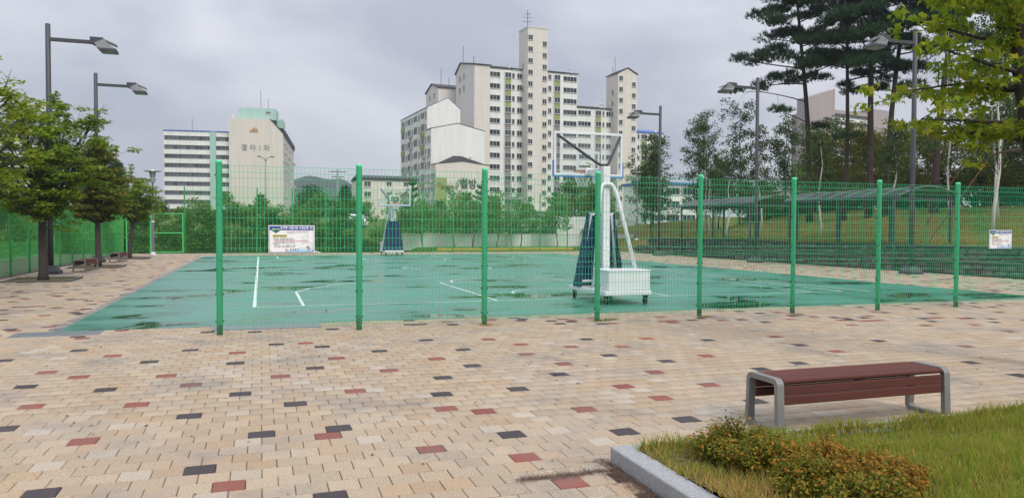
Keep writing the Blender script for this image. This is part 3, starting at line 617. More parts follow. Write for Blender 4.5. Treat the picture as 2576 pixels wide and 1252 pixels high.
    rm = k; pts = [(.225 * math.cos(a), by + .38 + .225 * math.sin(a), 3.05) for a in [2 * math.pi * i / 24 for i in range(25)]]; rm.tube(pts, .011, 6, cap=False); rm.bar((-.05, by + .06, 3.04), (-.09, by + .18, 3.05), .02, .02); rm.bar((.05, by + .06, 3.04), (.09, by + .18, 3.05), .02, .02)
    ro = rm.build('rim', MT['red'], h)
    k = MB(); nn = 12
    lev = [(.225, 3.04), (.20, 2.94), (.165, 2.84), (.135, 2.74), (.125, 2.66)]
    for i in range(nn):
        for s in (1, -1):
            pts = [(r * math.cos(2 * math.pi * (i + s * .5 * j) / nn), by + .38 + r * math.sin(2 * math.pi * (i + s * .5 * j) / nn), z) for j, (r, z) in enumerate(lev)]; k.tube(pts, .005, 4, cap=False)
    k.build('net', MT['net'], ro)
    return h
hoop((7.52, 15.62, .004), 0, 'near white basketball stand with glass backboard seen from behind')
hoop((7.36, 44.75, .004), math.pi, 'far white basketball stand with navy padded front at the other end')

# ------------------------------------------------------------------ benches
def bench(loc, rz, label):
    b = thing('bench', loc, label, 'bench', 'backless slatted benches', rz); Ln, D, H = 1.80, .40, .445
    def rr(x0, x1, z0, z1, r, n=5):
        o = []
        for cx, cz, a in ((x1 - r, z0 + r, -90), (x1 - r, z1 - r, 0), (x0 + r, z1 - r, 90), (x0 + r, z0 + r, 180)):
            o += [(cx + r * math.cos(R(a + 90 * i / n)), cz + r * math.sin(R(a + 90 * i / n))) for i in range(n + 1)]
        return o
    outer = rr(-D / 2, D / 2, 0, H, .055); inner = rr(-D / 2 + .040, D / 2 - .040, .033, H - .042, .03); n = len(outer)
    fm = MB(); w_ = .032
    for s in (0, 1):
        x = -w_ if s == 0 else w_
        fm.add([(x, y * (1.0 + .10 * (1 - z / H)), z) for y, z in outer] + [(x, y * (1.0 + .10 * (1 - z / H)), z) for y, z in inner], [((i, (i + 1) % n, n + (i + 1) % n, n + i) if s else (i, n + i, n + (i + 1) % n, (i + 1) % n)) for i in range(n)])
    fm.f += [(i, i + 2 * n, (i + 1) % n + 2 * n, (i + 1) % n) for i in range(n)] + [(n + i, n + (i + 1) % n, 3 * n + (i + 1) % n, 3 * n + i) for i in range(n)]; fm.m += [0] * (2 * n)
    me = fm.mesh('frame', MT['alu'], False)
    for x in (-Ln / 2 + .03, Ln / 2 - .03): ob('frame', me, b, (x, 0, 0))
    def slat(y0, y1, z0, z1, c=.008):
        k = MB(); k.cbox(-Ln / 2 + .065, Ln / 2 - .065, y0, y1, z0, z1, c); k.build('slat', MT['wood'], b)
    for i in range(4): slat(-.195 + i * .098, -.195 + i * .098 + .093, H - .045, H - .006, .012 if i in (0, 3) else .006)
    for s in (-1, 1):
        for z0, z1 in ((H - .135, H - .062), (H - .215, H - .141)): a, c = s * .155, s * .19; slat(min(a, c), max(a, c), z0, z1)
    k = MB(); k.box(-.03, .03, -.15, .15, H - .075, H - .047); k.build('rib', MT['alu'], b)
    return b
b0 = bench((4.82, 5.235, 0), 0, 'near reddish brown slatted bench with grey frames beside the grass planter')
for u, v, lb in ((-6.1, 31.2, 'brown slatted bench between the first and second street trees on the left'), (-6.25, 38.9, 'distant brown slatted bench between the second and third street trees')):
    c = copy_tree(b0); c.location = (u, v, 0); c.rotation_euler[2] = R(88); c['label'] = lb

# ------------------------------------------------------------------ lamps
def street_lamp(loc, rz, label, H=9.05, arm=1.35):
    l = thing('street_lamp', loc, label, 'street lamp', 'tall charcoal floodlight posts', rz)     # local +x: arm
    k = MB(); k.lathe((0, 0, 0), [(.095, 0), (.088, 3), (.08, H - .02), (.06, H), (.004, H + .004)], 16); k.build('pole', MT['lamp'], l, smooth=True)
    k = MB(); sq = lambda s, z: [(-s, -s, z), (s, -s, z), (s, s, z), (-s, s, z)]
    for a, b, c, d in ((.30, 0, .30, .10), (.28, .10, .20, .22), (.20, .22, .16, .30)): k.hexa(sq(a, b) + sq(c, d))
    k.build('base_cover', MT['lamp'], l)
    k = MB(); k.cbox(.06, arm, -.045, .045, H - .58, H - .46, .006); k.build('arm', MT['lamp'], l)
    hd = MB(); x = arm; z = H - .50
    hd.hexa([(x - .06, -.15, z - .06), (x + .16, -.15, z - .16), (x + .16, .15, z - .16), (x - .06, .15, z - .06), (x - .06, -.15, z + .14), (x + .34, -.15, z + .14), (x + .34, .15, z + .14), (x - .06, .15, z + .14)]); head = hd.build('lamp_mount', MT['lamp'], l)
    k = MB(); k.hexa([(x + .18, -.22, z - .23), (x + .74, -.22, z - .23), (x + .74, .22, z - .23), (x + .18, .22, z - .23), (x + .08, -.17, z - .06), (x + .34, -.17, z + .08), (x + .34, .17, z + .08), (x + .08, .17, z - .06)]); k.hexa([(x + .34, -.15, z + .06), (x + .755, -.15, z - .12), (x + .755, .15, z - .12), (x + .34, .15, z + .06), (x + .34, -.15, z + .11), (x + .755, -.15, z - .07), (x + .755, .15, z - .07), (x + .34, .15, z + .11)]); k.build('lamp_housing', MT['housing'], l)
    k = MB(); k.hexa([(x + .24, -.25, z - .32), (x + .78, -.25, z - .34), (x + .78, .25, z - .34), (x + .24, .25, z - .32), (x + .16, -.25, z - .235), (x + .76, -.25, z - .235), (x + .76, .25, z - .235), (x + .16, .25, z - .235)]); rim_ = k.build('lamp_rim', MT['lamp'], l)
    k = MB(); k.box(x + .27, x + .75, -.22, .22, z - .352, z - .345); k.build('lens', MT['lens'], rim_)
    return l
street_lamp((-6.83, 29.5, 0), 0, 'charcoal street lamp behind the nearest left street tree', 8.5)
street_lamp((-7.10, 38.8, 0), 0, 'charcoal street lamp behind the second left street tree', 8.6)
street_lamp((23.0, 22.0, 0), math.pi, 'tall charcoal street lamp nearest the yellow leafed tree on the right')
street_lamp((23.12, 31.5, 0), math.pi, 'charcoal street lamp between the two arched shelters on the right')
street_lamp((22.95, 40.7, 0), math.pi, 'charcoal street lamp farthest along the right edge of the court')
def garden_light(loc, label, H=4.9):
    l = thing('garden_light', loc, label, 'garden light', 'garden lights with flat disc tops')
    k = MB(); k.lathe((0, 0, 0), [(.16, 0), (.16, .10), (.11, .12), (.10, .20), (.004, .205)], 14); k.build('base', MT['white_paint'], l)
    k = MB(); k.lathe((0, 0, .2), [(.08, 0), (.08, 1.7), (.05, 1.72), (.05, H - 1.0), (.004, H - .99)], 12); k.build('pole', MT['housing'], l)
    k = MB(); k.lathe((0, 0, 1.88), [(.085, 0), (.085, .09)], 12); k.build('collar', MT['white_paint'], l)
    k = MB(); k.lathe((0, 0, H - .80), [(.07, 0), (.15, .04), (.15, .12), (.12, .14), (.17, .18), (.17, .26), (.12, .28), (.15, .42), (.17, .55), (.19, .62), (.004, .63)], 16); k.build('lantern', MT['steel'], l, smooth=False)
    k = MB(); k.lathe((0, 0, H - .16), [(.42, 0), (.45, .02), (.44, .05), (.2, .08), (.004, .09)], 24); k.build('disc_top', MT['steel'], l)
    return l
garden_light((-5.8, 47.1, 0), 'slim garden light with flat disc top in the far left corner')
garden_light((26.6, 50.5, tz(26.6, 50.5)), 'slim garden light with disc top beside the far right street lamp', 5.2)

ORD = 'first second third fourth fifth sixth seventh eighth ninth tenth eleventh twelfth thirteenth fourteenth fifteenth'.split()
# ------------------------------------------------------------------ foliage tools
def unit(a): return a / np.maximum(np.linalg.norm(a, axis=1, keepdims=True), 1e-9)
def leaves(P_, size, rg, up=.6, asp=.62, droop=0., fold=.12):
    """one folded four-point leaf at every point; returns verts, faces"""
    n = len(P_); nr = rg.normal(size=(n, 3)); nr[:, 2] = np.abs(nr[:, 2]) + up * 2; nr = unit(nr)
    d = rg.normal(size=(n, 3)); d -= nr * np.sum(d * nr, 1, keepdims=True); d = unit(d); d[:, 2] -= droop; d = unit(d)
    w_ = np.cross(nr, d); s = (size * rg.uniform(.65, 1.35, n))[:, None]
    a = P_ - d * s * .5; b = P_ + w_ * s * asp * .5 - d * s * .06 + nr * s * fold; c = P_ + d * s * .5; e = P_ - w_ * s * asp * .5 - d * s * .06 + nr * s * fold
    Vt = np.stack([a, b, c, e], 1).reshape(-1, 3); F = np.arange(4 * n).reshape(n, 4); return Vt, F
def lobed(P_, size, rg, up=.3, droop=.6):
    """palmate leaf of three pointed lobes in two faces for near trees"""
    n = len(P_); nr = rg.normal(size=(n, 3)); nr[:, 2] = np.abs(nr[:, 2]) + up; nr = unit(nr)
    d = rg.normal(size=(n, 3)); d[:, 2] -= droop * 1.6; d -= nr * np.sum(d * nr, 1, keepdims=True); d = unit(d); w_ = np.cross(nr, d); s = (size * rg.uniform(.6, 1.3, n))[:, None]
    pt = lambda x, y, z=0: P_ + w_ * s * x + d * s * y + nr * s * z
    Vs = [pt(0, -.45), pt(.28, -.12, .05), pt(.55, .18, -.06), pt(.2, .1, .03), pt(0, .62, -.08), pt(-.2, .1, .03), pt(-.55, .18, -.06), pt(-.28, -.12, .05)]
    Vt = np.stack(Vs, 1).reshape(-1, 3); base = np.arange(n)[:, None] * 8
    F = np.concatenate([base + np.array([[0, 1, 2, 3]]), base + np.array([[0, 3, 4, 5]]), base + np.array([[0, 5, 6, 7]])], 0); return Vt, F
def tufts(P_, D_, ln, rg, k=6, wd=.035, spread=.55):
    """bundles of thin needles: k long triangles fanning from each point"""
    n = len(P_); Pr = np.repeat(P_, k, 0); d = unit(np.repeat(D_, k, 0) + rg.normal(size=(n * k, 3)) * spread)
    s = ln * rg.uniform(.6, 1.2, (n * k, 1)); sd = unit(np.cross(d, rg.normal(size=(n * k, 3)))) * wd
    Vt = np.stack([Pr - sd, Pr + sd, Pr + d * s], 1).reshape(-1, 3); return Vt, np.arange(3 * n * k).reshape(-1, 3)
def blades(P_, h, wd, rg, lean=.45):
    n = len(P_); a = rg.uniform(0, 2 * np.pi, n); sd = np.stack([np.cos(a), np.sin(a), np.zeros(n)], 1) * (wd * rg.uniform(.6, 1.3, n))[:, None]
    ld = rg.normal(size=(n, 3)) * lean; ld[:, 2] = 1; ld = unit(ld); h = h * rg.uniform(.5, 1.25, n)
    mid = P_ + ld * (h * .55)[:, None]; bend = rg.normal(size=(n, 3)) * lean * .8; bend[:, 2] = .5; tip = mid + unit(ld + bend) * (h * .5)[:, None]
    Vt = np.stack([P_ - sd, P_ + sd, mid + sd * .7, mid - sd * .7, tip], 1).reshape(-1, 3); b = np.arange(n)[:, None] * 5
    return Vt, np.concatenate([b + np.array([[0, 1, 2]]), b + np.array([[0, 2, 3]]), b + np.array([[3, 2, 4]])], 0)
def branch(m_, p, q, r0_, r1_, rg, bow=.12, seg=4, n=5, mi=0):
    p, q = np.array(p, float), np.array(q, float); L_ = np.linalg.norm(q - p); o = rg.normal(size=3) * bow * L_; o[2] = abs(o[2]) * .6
    pts = [p + (q - p) * t + o * math.sin(math.pi * t) * .6 for t in np.linspace(0, 1, seg + 1)]
    m_.tube(pts, list(np.linspace(r0_, r1_, seg + 1)), n, mi); return pts
def cluster_pts(cen, rad, flat, n, rg):
    d = rg.normal(size=(n, 3)); d = unit(d) * (rg.uniform(0, 1, (n, 1)) ** .45); d[:, 2] *= flat; return np.array(cen) + d * rad
def street_tree(loc, label, H, z0, rad, seed, mt, nb=34, nl=150, leaf=.10, trunk_r=.115, lean=(0, 0), group='street trees along the left fence', vase=.8, shape=None, clr=.42):
    rg = np.random.default_rng(seed); t = thing('street_tree', loc, label, 'tree', group)
    m_ = MB(); top = z0 + (H - z0) * .45
    tp = [(0, 0, -.05), (.01, .0, .25), (lean[0] * .3, lean[1] * .3, z0 * .55), (lean[0] * .7, lean[1] * .7, z0), (lean[0], lean[1], top)]
    m_.tube(tp, [trunk_r * 1.35, trunk_r * 1.03, trunk_r * .93, trunk_r * .85, trunk_r * .35], 10)
    LP = []; tops = []
    for i in range(nb):
        f = (i + rg.uniform(0, 1)) / nb; a = i * 2.39996 + rg.uniform(-.4, .4)
        zz = z0 + .1 + (H - z0 - .1) * f ** .9 * (1 + .10 * math.sin(3 * a + seed) + rg.uniform(-.08, .08))
        prof = shape(f) if shape else (math.sin(math.pi * min(1, (f * .86 + .16))) ** .7)
        rr_ = rad * prof * math.sqrt(rg.uniform(.12, 1)) * (1 + .16 * math.sin(2 * a + seed * 1.7))
        c = np.array([lean[0] + rr_ * math.cos(a), lean[1] + rr_ * math.sin(a), zz])
        zb = z0 - .1 + (top - z0) * max(0, f - .25) * .8
        st = np.array([lean[0] * min(1, zb / top), lean[1] * min(1, zb / top), zb])
        pts = branch(m_, st, c, trunk_r * (.42 - .2 * f), .012, rg, .10, 5, 5)
        for s in range(3): e = c + rg.normal(size=3) * np.array([.32, .32, .2]); branch(m_, pts[3 if s else 4], e, .012, .004, rg, .1, 2, 4); LP.append(cluster_pts(e, clr * .75, .30, nl // 5, rg))
        tops.append(c); LP.append(cluster_pts(c, clr, .34, nl // 2, rg)); LP.append(cluster_pts(pts[3], clr * .7, .4, nl // 5, rg))
    tops.sort(key=lambda c: -c[2])
    for q, b in enumerate(tops[:22:1]):     # leafy leaders and bare twigs that stick out of the top
        if q % 2: continue
        out_ = np.array([b[0] - lean[0], b[1] - lean[1], 0]) * rg.uniform(.1, .35); e = b + out_ + np.array([rg.uniform(-.12, .12), rg.uniform(-.12, .12), rg.uniform(.35, .75)])
        pts = branch(m_, b, e, .010, .003, rg, .08, 4, 4)
        if q % 4 == 0:
            for w_ in pts[1:]: LP.append(cluster_pts(w_, .17, .5, 26, rg))
        else: branch(m_, (b + e) / 2, e + rg.normal(size=3) * .14, .005, .002, rg, .1, 2, 4)
    m_.build('trunk', MT['bark'], t, smooth=True)
    Vt, F = leaves(np.concatenate(LP), leaf, rg, .9, .8, .15); ob('crown', npmesh('crown', Vt, F, MT[mt]), t)
    return t
def tree_pit(u, v, label):
    p = thing('tree_pit', (u, v, 0), label, 'tree pit', 'square granite tree pits'); S = .9
    k = MB(); k.add([(-.8, -.8, .012), (.8, -.8, .012), (.8, .8, .012), (-.8, .8, .012)], [(0, 1, 2, 3)]); k.build('soil', MT['planter_soil'], p)
    for x0, x1, y0, y1 in ((-S, S, -S, -.8), (-S, S, .8, S), (-S, -.8, -.797, .797), (.8, S, -.797, .797)): k = MB(); k.cbox(x0, x1, y0, y1, -.05, .055, .008); k.build('kerb', MT['granite_dark'], p)
    return p
TP = [(-6.25, 26.1), (-6.2, 34.0), (-6.35, 42.6)]
for (u, v), w_ in zip(TP, ('nearest', 'second', 'farthest')): tree_pit(u, v, f'square granite pit around the {w_} street tree on the left')
street_tree((TP[0][0], TP[0][1], 0), 'nearest full green street tree on the left in front of the lamp', 5.15, 1.85, 2.0, 11, 'maple', 62, 215, .105, .125, clr=.40, shape=lambda f: min(1, .42 + 1.7 * f) * (1 - .25 * f * f))
street_tree((TP[1][0], TP[1][1], 0), 'second street tree on the left with reddish tinted leaves', 4.75, 1.85, 1.3, 12, 'maple2', 50, 220, .11, .115, clr=.38, shape=lambda f: (1.05 - f * .85) * (.55 + .45 * min(1, f * 4)))
street_tree((TP[2][0], TP[2][1], 0), 'smaller third street tree leaning right near the far fence corner', 3.9, 1.85, 1.15, 13, 'maple', 32, 170, .11, .10, lean=(.25, 0), shape=lambda f: .5 + .5 * math.sin(3 * f))
street_tree((-6.2, 18.2, 0), 'yellowish street tree half cut off by the left edge', 5.0, 2.4, 2.3, 14, 'yellowmaple', 38, 140, .10, .12)

# ------------------------------------------------------------------ planter with grass and shrubs
pl = thing('planter', (PLU, PLV, 0), 'raised grass planter edged with grey granite kerb stones', 'planter')
kw, kh = .16, .115
def kstones(axis, n, ln, first):
    for i in range(n):
        k = MB(); a, b = first + i * ln + .003, first + (i + 1) * ln - .003
        if axis == 'x': k.cbox(a, b, -kw, 0, -.04, kh, .008)
        else: k.cbox(0, kw, -b, -a, -.04, kh, .008)
        k.build('kerb_stone', MT['granite'], pl)
kstones('x', 9, 1.0, 0); kstones('y', 5, .62, kw + .002)
def pz(u, v):   # planter soil height, world coords
    return .10 + .05 * math.sin(u * 1.7) * math.sin(v * 2.3) * .5 + .20 * sstep(5.2, 8.2, u) + .10 * sstep(4.5, 3.0, v)
nu, nv = 44, 22; V = []; F = []
for j in range(nv + 1):
    for i in range(nu + 1):
        x = kw - .01 + (9 - kw) * i / nu; y = -kw + .01 - 3.1 * j / nv; V.append((x, y, pz(PLU + x, PLV + y)))
F = [(j * (nu + 1) + i, (j + 1) * (nu + 1) + i, (j + 1) * (nu + 1) + i + 1, j * (nu + 1) + i + 1) for j in range(nv) for i in range(nu)]
ob('soil', npmesh('soil', V, F, MT['planter_soil'], True), pl)
rg = np.random.default_rng(5)
n = 80000; gu = PLU + kw - .02 + rg.uniform(0, 1, n) ** 1.0 * 7.2; gv = PLV - kw + .03 - rg.uniform(0, 1, n) * 2.9
pn_ = np.sin(gu * 3.1 + np.sin(gv * 4.3) * 1.5) * np.sin(gv * 3.7 + 1) + .6 * np.sin(gu * 9.1 + gv * 5) * np.sin(gv * 8.3 - gu * 2)
keep = rg.uniform(0, 1, n) < np.clip(.82 + .3 * pn_, .3, 1); gu, gv, pn_ = gu[keep], gv[keep], pn_[keep]
gz = np.array([pz(a, b) for a, b in zip(gu, gv)]) - .01
edge = np.minimum(gu - (PLU + kw), (PLV - kw) - gv)
lush = np.clip((gu - 5.9) / 1.6, 0, 1) * np.clip((gv - 3.2) / .8, 0, 1)
hh = .082 + .02 * pn_ + .09 * lush
dry = rg.uniform(0, 1, len(gu)) < np.clip(.95 - (gu - PLU - kw) / .9 + .25 * pn_, .10, .9) * np.where(gv < 4.0, 1, .75)
ne = 5200; eu = PLU + kw + rg.uniform(0, 7, ne); ev = PLV - kw + .045 - np.abs(rg.normal(0, .04, ne)); ez = np.full(ne, kh - .01)
gu = np.concatenate([gu, eu]); gv = np.concatenate([gv, ev]); gz = np.concatenate([gz, ez]); pn_ = np.concatenate([pn_, np.zeros(ne)]); lush = np.concatenate([lush, np.clip((eu - 5.9) / 1.6, 0, 1)]); hh = np.concatenate([hh, np.full(ne, .10) * (.7 + .5 * np.sin(eu * 4.1) ** 2)]); dry = np.concatenate([dry, rg.uniform(0, 1, ne) < .3])
Pg = np.stack([gu, gv, gz], 1)
for nm, msk, mt, sc in (('green_grass', ~dry & (rg.uniform(0, 1, len(gu)) > lush), 'grass', 1), ('lush_grass', ~dry & (rg.uniform(0, 1, len(gu)) <= lush * 1.2 + .06), 'grass2', 1.15), ('dry_grass', dry, 'straw', .85)):
    Vt, F = blades(Pg[msk], hh[msk] * sc, .0046, rg, .6)
    o = ob('grass', npmesh(nm, Vt, F, MT[mt])); tag(o, {'green_grass': 'pale green lawn grass filling the granite edged planter', 'lush_grass': 'lush bright green grass at the right end of the planter', 'dry_grass': 'dry straw coloured grass along the planter kerb'}[nm], 'grass', kind='stuff')
def box_shrub(loc, rx, ry, h, seed, mt, label, n=7200, leaf=.023):
    rg = np.random.default_rng(seed); t = thing('shrub', loc, label, 'shrub', 'low autumn tinted shrubs in the planter'); m_ = MB(); LP = []
    for i in range(90):
        a = rg.uniform(0, 6.28); q = math.sqrt(rg.uniform(0, 1)); c = np.array([rx * q * math.cos(a), ry * q * math.sin(a), h * (1 - .55 * q * q) * rg.uniform(.55, 1.12)])
        branch(m_, (c[0] * .35, c[1] * .35, -.02), c, .005, .0016, rg, .08, 3, 4)
        ax = (c - np.array([c[0] * .35, c[1] * .35, 0])); tt = rg.uniform(.35, 1.05, (n // 90, 1)); LP.append(np.array([c[0] * .35, c[1] * .35, 0]) + ax * tt + rg.normal(size=(n // 90, 3)) * .022)
    m_.build('stems', MT['bark2'], t); Vt, F = leaves(np.concatenate(LP), leaf, rg, .35, .6, -.3); ob('foliage', npmesh('foliage', Vt, F, MT[mt]), t); return t
for u, v, rx, ry, h, mt, lb in ((2.98, 4.30, .26, .22, .31, 'tinted', 'green and rust tinted shrub at the back of the shrub row'), (3.02, 4.00, .28, .22, .27, 'tinted', 'dense olive shrub second from the back of the row'), (3.22, 3.74, .27, .22, .27, 'tinted2', 'orange tinted shrub in the middle of the shrub row'), (2.98, 3.52, .26, .2, .23, 'tinted', 'low green shrub nearest the left planter kerb'), (3.30, 3.36, .27, .2, .26, 'tinted2', 'rusty shrub cut by the lower picture edge'), (3.05, 3.14, .26, .2, .24, 'tinted', 'green shrub at the near end of the shrub row')):
    box_shrub((u, v, pz(u, v) - .01), rx * 1.08, ry * 1.1, h * .86, int(u * 100 + v * 10), mt, lb)
# litter of dry needles against the kerb
rg = np.random.default_rng(8); n = 1500
lu = np.concatenate([PLU - np.abs(rg.normal(0, .06, n)) - .005, PLU - rg.uniform(0, .75, 700)]); lv = np.concatenate([PLV - rg.uniform(-.08, 1.4, n), PLV - .17 + rg.normal(0, .018, 700)])
Pn = np.stack([lu, lv, np.full(len(lu), .004)], 1); dn = rg.normal(size=(len(lu), 3)); dn[:, 2] = np.abs(dn[:, 2]) * .18; dn = unit(dn); sdn = unit(np.cross(dn, np.array([0, 0, 1.]))) * .0014; ln_ = rg.uniform(.02, .075, (len(lu), 1))
Vt = np.stack([Pn - sdn, Pn + sdn, Pn + dn * ln_ + sdn * .6, Pn + dn * ln_ - sdn * .6], 1).reshape(-1, 3)
tag(ob('needle_litter', npmesh('needle_litter', Vt, np.arange(len(Vt)).reshape(-1, 4), MT['needlelitter'])), 'dry brown needles swept against the planter kerb', 'litter', kind='stuff')
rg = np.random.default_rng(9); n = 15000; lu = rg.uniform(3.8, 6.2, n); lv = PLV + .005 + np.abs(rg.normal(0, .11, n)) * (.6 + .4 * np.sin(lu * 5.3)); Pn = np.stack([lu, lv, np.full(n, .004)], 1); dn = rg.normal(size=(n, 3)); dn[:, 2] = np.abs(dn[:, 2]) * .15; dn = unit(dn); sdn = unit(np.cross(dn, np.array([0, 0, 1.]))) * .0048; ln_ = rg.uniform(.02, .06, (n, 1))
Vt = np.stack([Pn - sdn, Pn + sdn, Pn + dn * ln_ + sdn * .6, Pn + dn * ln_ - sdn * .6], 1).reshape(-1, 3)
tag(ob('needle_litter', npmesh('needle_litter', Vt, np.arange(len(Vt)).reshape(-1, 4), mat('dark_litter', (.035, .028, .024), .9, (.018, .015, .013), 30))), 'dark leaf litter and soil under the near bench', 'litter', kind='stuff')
rg = np.random.default_rng(19); n = 420; lu = rg.uniform(-6, 12, n); lv = 2.5 + rg.uniform(0, 1, n) * 9.6; ok = ~((lu > PLU - .05) & (lv < PLV + .05)); Pl = np.stack([lu[ok], lv[ok], np.full(ok.sum(), .006)], 1); Vt, F = leaves(Pl, .035, rg, 2.0, .5, 0, .1); tag(ob('fallen_leaves', npmesh('fallen_leaves', Vt, F, mat('dead_leaf', (.10, .06, .03), .9, (.05, .03, .018), 9, isl=.4))), 'small dead leaves scattered over the paving', 'leaves', kind='stuff')
# weeds at the feet of fence posts
for i, (u, v) in enumerate(((3.62, 12.2), (5.74, 12.2), (7.85, 12.2), (5.98, 12.32))):
    rg = np.random.default_rng(40 + i); n = 90; Pw = np.stack([u + rg.normal(0, .10, n), v + rg.normal(0, .035, n), np.zeros(n)], 1); Vt, F = blades(Pw, np.full(n, .06), .004, rg, .8)
    tag(ob('weed', npmesh('weed', Vt, F, MT['hedge'] if i % 2 else MT['straw'])), ('dry weeds', 'small green weeds', 'dry weeds', 'spreading green weeds')[i] + ' at the foot of the ' + ('third', 'fourth', 'fifth', 'fourth')[i] + ' fence post' + (' on its right' if i == 3 else ''), 'weed', 'weeds at the fence posts')

# ------------------------------------------------------------------ right side: stone terraces, shelters, lawn bank
def rock(seed, sx, sy, sz):
    rg = random.Random(seed); m_ = MB(); c = .22
    m_.cbox(-sx / 2, sx / 2, -sy / 2, sy / 2, -sz / 2, sz / 2, min(sx, sy, sz) * c)
    m_.v = [(x * rg.uniform(.88, 1.06), y * rg.uniform(.85, 1.08), z * rg.uniform(.86, 1.06)) for x, y, z in m_.v]; return m_.mesh('stone', MT['stone'])
rocks = [rock(i, .30, .42 + .12 * (i % 3), .235) for i in range(9)]
def stone_wall(u, v0, v1, z0, z1, label, rows, depth=.5, capw=.6):
    s = thing('stone_wall', (u, v0, z0), label, 'stone wall', 'terraced stone walls beside the court')
    k = MB(); k.box(.06, depth, 0, v1 - v0, -.25, z1 - z0 - .09); k.build('core', MT['stonecap'], s); r = random.Random(int(u * 10)); rh = (z1 - z0 - .09) / rows
    for j in range(rows):
        y = .0
        while y < v1 - v0:
            q = r.randrange(9); ln = .42 + .12 * (q % 3); o = ob('stone', rocks[q], s, (.10 + r.uniform(-.03, .03), y + ln / 2, rh * (j + .5))); o.scale = (1, 1.02, rh / .235 * 1.05); o.rotation_euler = (r.uniform(-.05, .05), r.uniform(-.05, .05), r.choice((0, math.pi)) + r.uniform(-.06, .06)); y += ln + .01
    y = 0
    while y < v1 - v0: k = MB(); k.cbox(-.06, capw, y + .004, min(y + 1.5, v1 - v0) - .004, z1 - z0 - .088, z1 - z0, .01); k.build('cap_stone', MT['stonecap'], s); y += 1.5
    return s
stone_wall(24.5, 13.0, 46.5, 0, .50, 'lower rubble stone terrace wall along the right edge of the paving', 2, 1.1, 1.05)
stone_wall(25.55, 13.0, 46.5, .50, 1.03, 'upper rubble stone terrace wall holding back the lawn bank', 2, .5, .34)
# grass on the lawn bank
rg = np.random.default_rng(21); n = 60000; gu = 26.0 + rg.uniform(0, 1, n) ** 1.2 * 15; gv = rg.uniform(14, 52, n); gz = np.array([tz(a, b) for a, b in zip(gu, gv)]) + .05 * np.sin(gu * 2.1 + gv) * np.sin(gv * 1.3) - .02
Pg = np.stack([gu, gv, gz], 1); dry = (np.sin(gu * .9 + 1.2) * np.sin(gv * .55) + rg.normal(0, .5, n)) > .42
for nm, msk, mt in (('green', ~dry, 'yshrub'), ('brown', dry, 'straw')):
    Vt, F = blades(Pg[msk], np.full(msk.sum(), .13), .010, rg, .5); tag(ob('grass', npmesh('bank_grass', Vt, F, MT[mt])), 'yellowish grass covering the lawn bank behind the shelters' if nm == 'green' else 'dry brown grass patches on the lawn bank', 'grass', kind='stuff')
MT['poly'] = clearmat('smoked_polycarbonate', (.055, .06, .072), .34, .35)
def shelter(v0, v1, posts, label, U0=24.3, U1=27.6, ze=3.02, rise=.40):
    s = thing('shelter', (U0, v0, 0), label, 'shelter', 'arched canopy shelters'); W = U1 - U0; Ln = v1 - v0; nA = 12; nR = max(4, round(Ln / .95))
    ap = [(W * i / nA, ze + rise * math.sin(math.pi * i / nA)) for i in range(nA + 1)]
    for j in range(nR):
        y0, y1 = Ln * j / nR + .02, Ln * (j + 1) / nR - .02; k = MB()
        vs2 = [(x, y, z) for x, z in ap for y in (y0, y1)]; vs3 = [(x, y, z - .012) for x, z in ap for y in (y0, y1)]; m2 = len(vs2)
        k.add(vs2 + vs3, [(2 * i, 2 * i + 2, 2 * i + 3, 2 * i + 1) for i in range(nA)] + [(m2 + 2 * i, m2 + 2 * i + 1, m2 + 2 * i + 3, m2 + 2 * i + 2) for i in range(nA)]); k.build('roof_panel', MT['poly'], s, smooth=True)
    for j in range(nR + 1):
        y = Ln * j / nR; k = MB(); k.tube([(x, y, z + .008) for x, z in ap], .02, 6); k.build('rib', MT['housing'], s)
    for x in (0, W): k = MB(); k.box(x - .045, x + .045, -.03, Ln + .03, ze - .10, ze - .015); k.build('eave_beam', MT['lamp'], s)
    for y in posts:
        k = MB(); k.box(-.045, .045, y - .045, y + .045, 0, ze - .10); k.build('post', MT['lamp'], s); zb = tz(U1, v0 + y) - .05
        k = MB(); k.box(W - .345, W - .255, y - .045, y + .045, zb, ze + .12); k.build('post', MT['lamp'], s)
        k = MB(); k.bar((0, y, ze - .12), (W, y, ze - .12), .07, .09); k.build('tie_beam', MT['lamp'], s)
    return s
shelter(23.9, 30.9, (.25, 3.4, 6.6), 'nearer arched shelter with smoky translucent roof over the terrace')
shelter(33.3, 40.9, (.3, 3.7, 7.1), 'farther arched shelter with smoky translucent roof over the terrace')

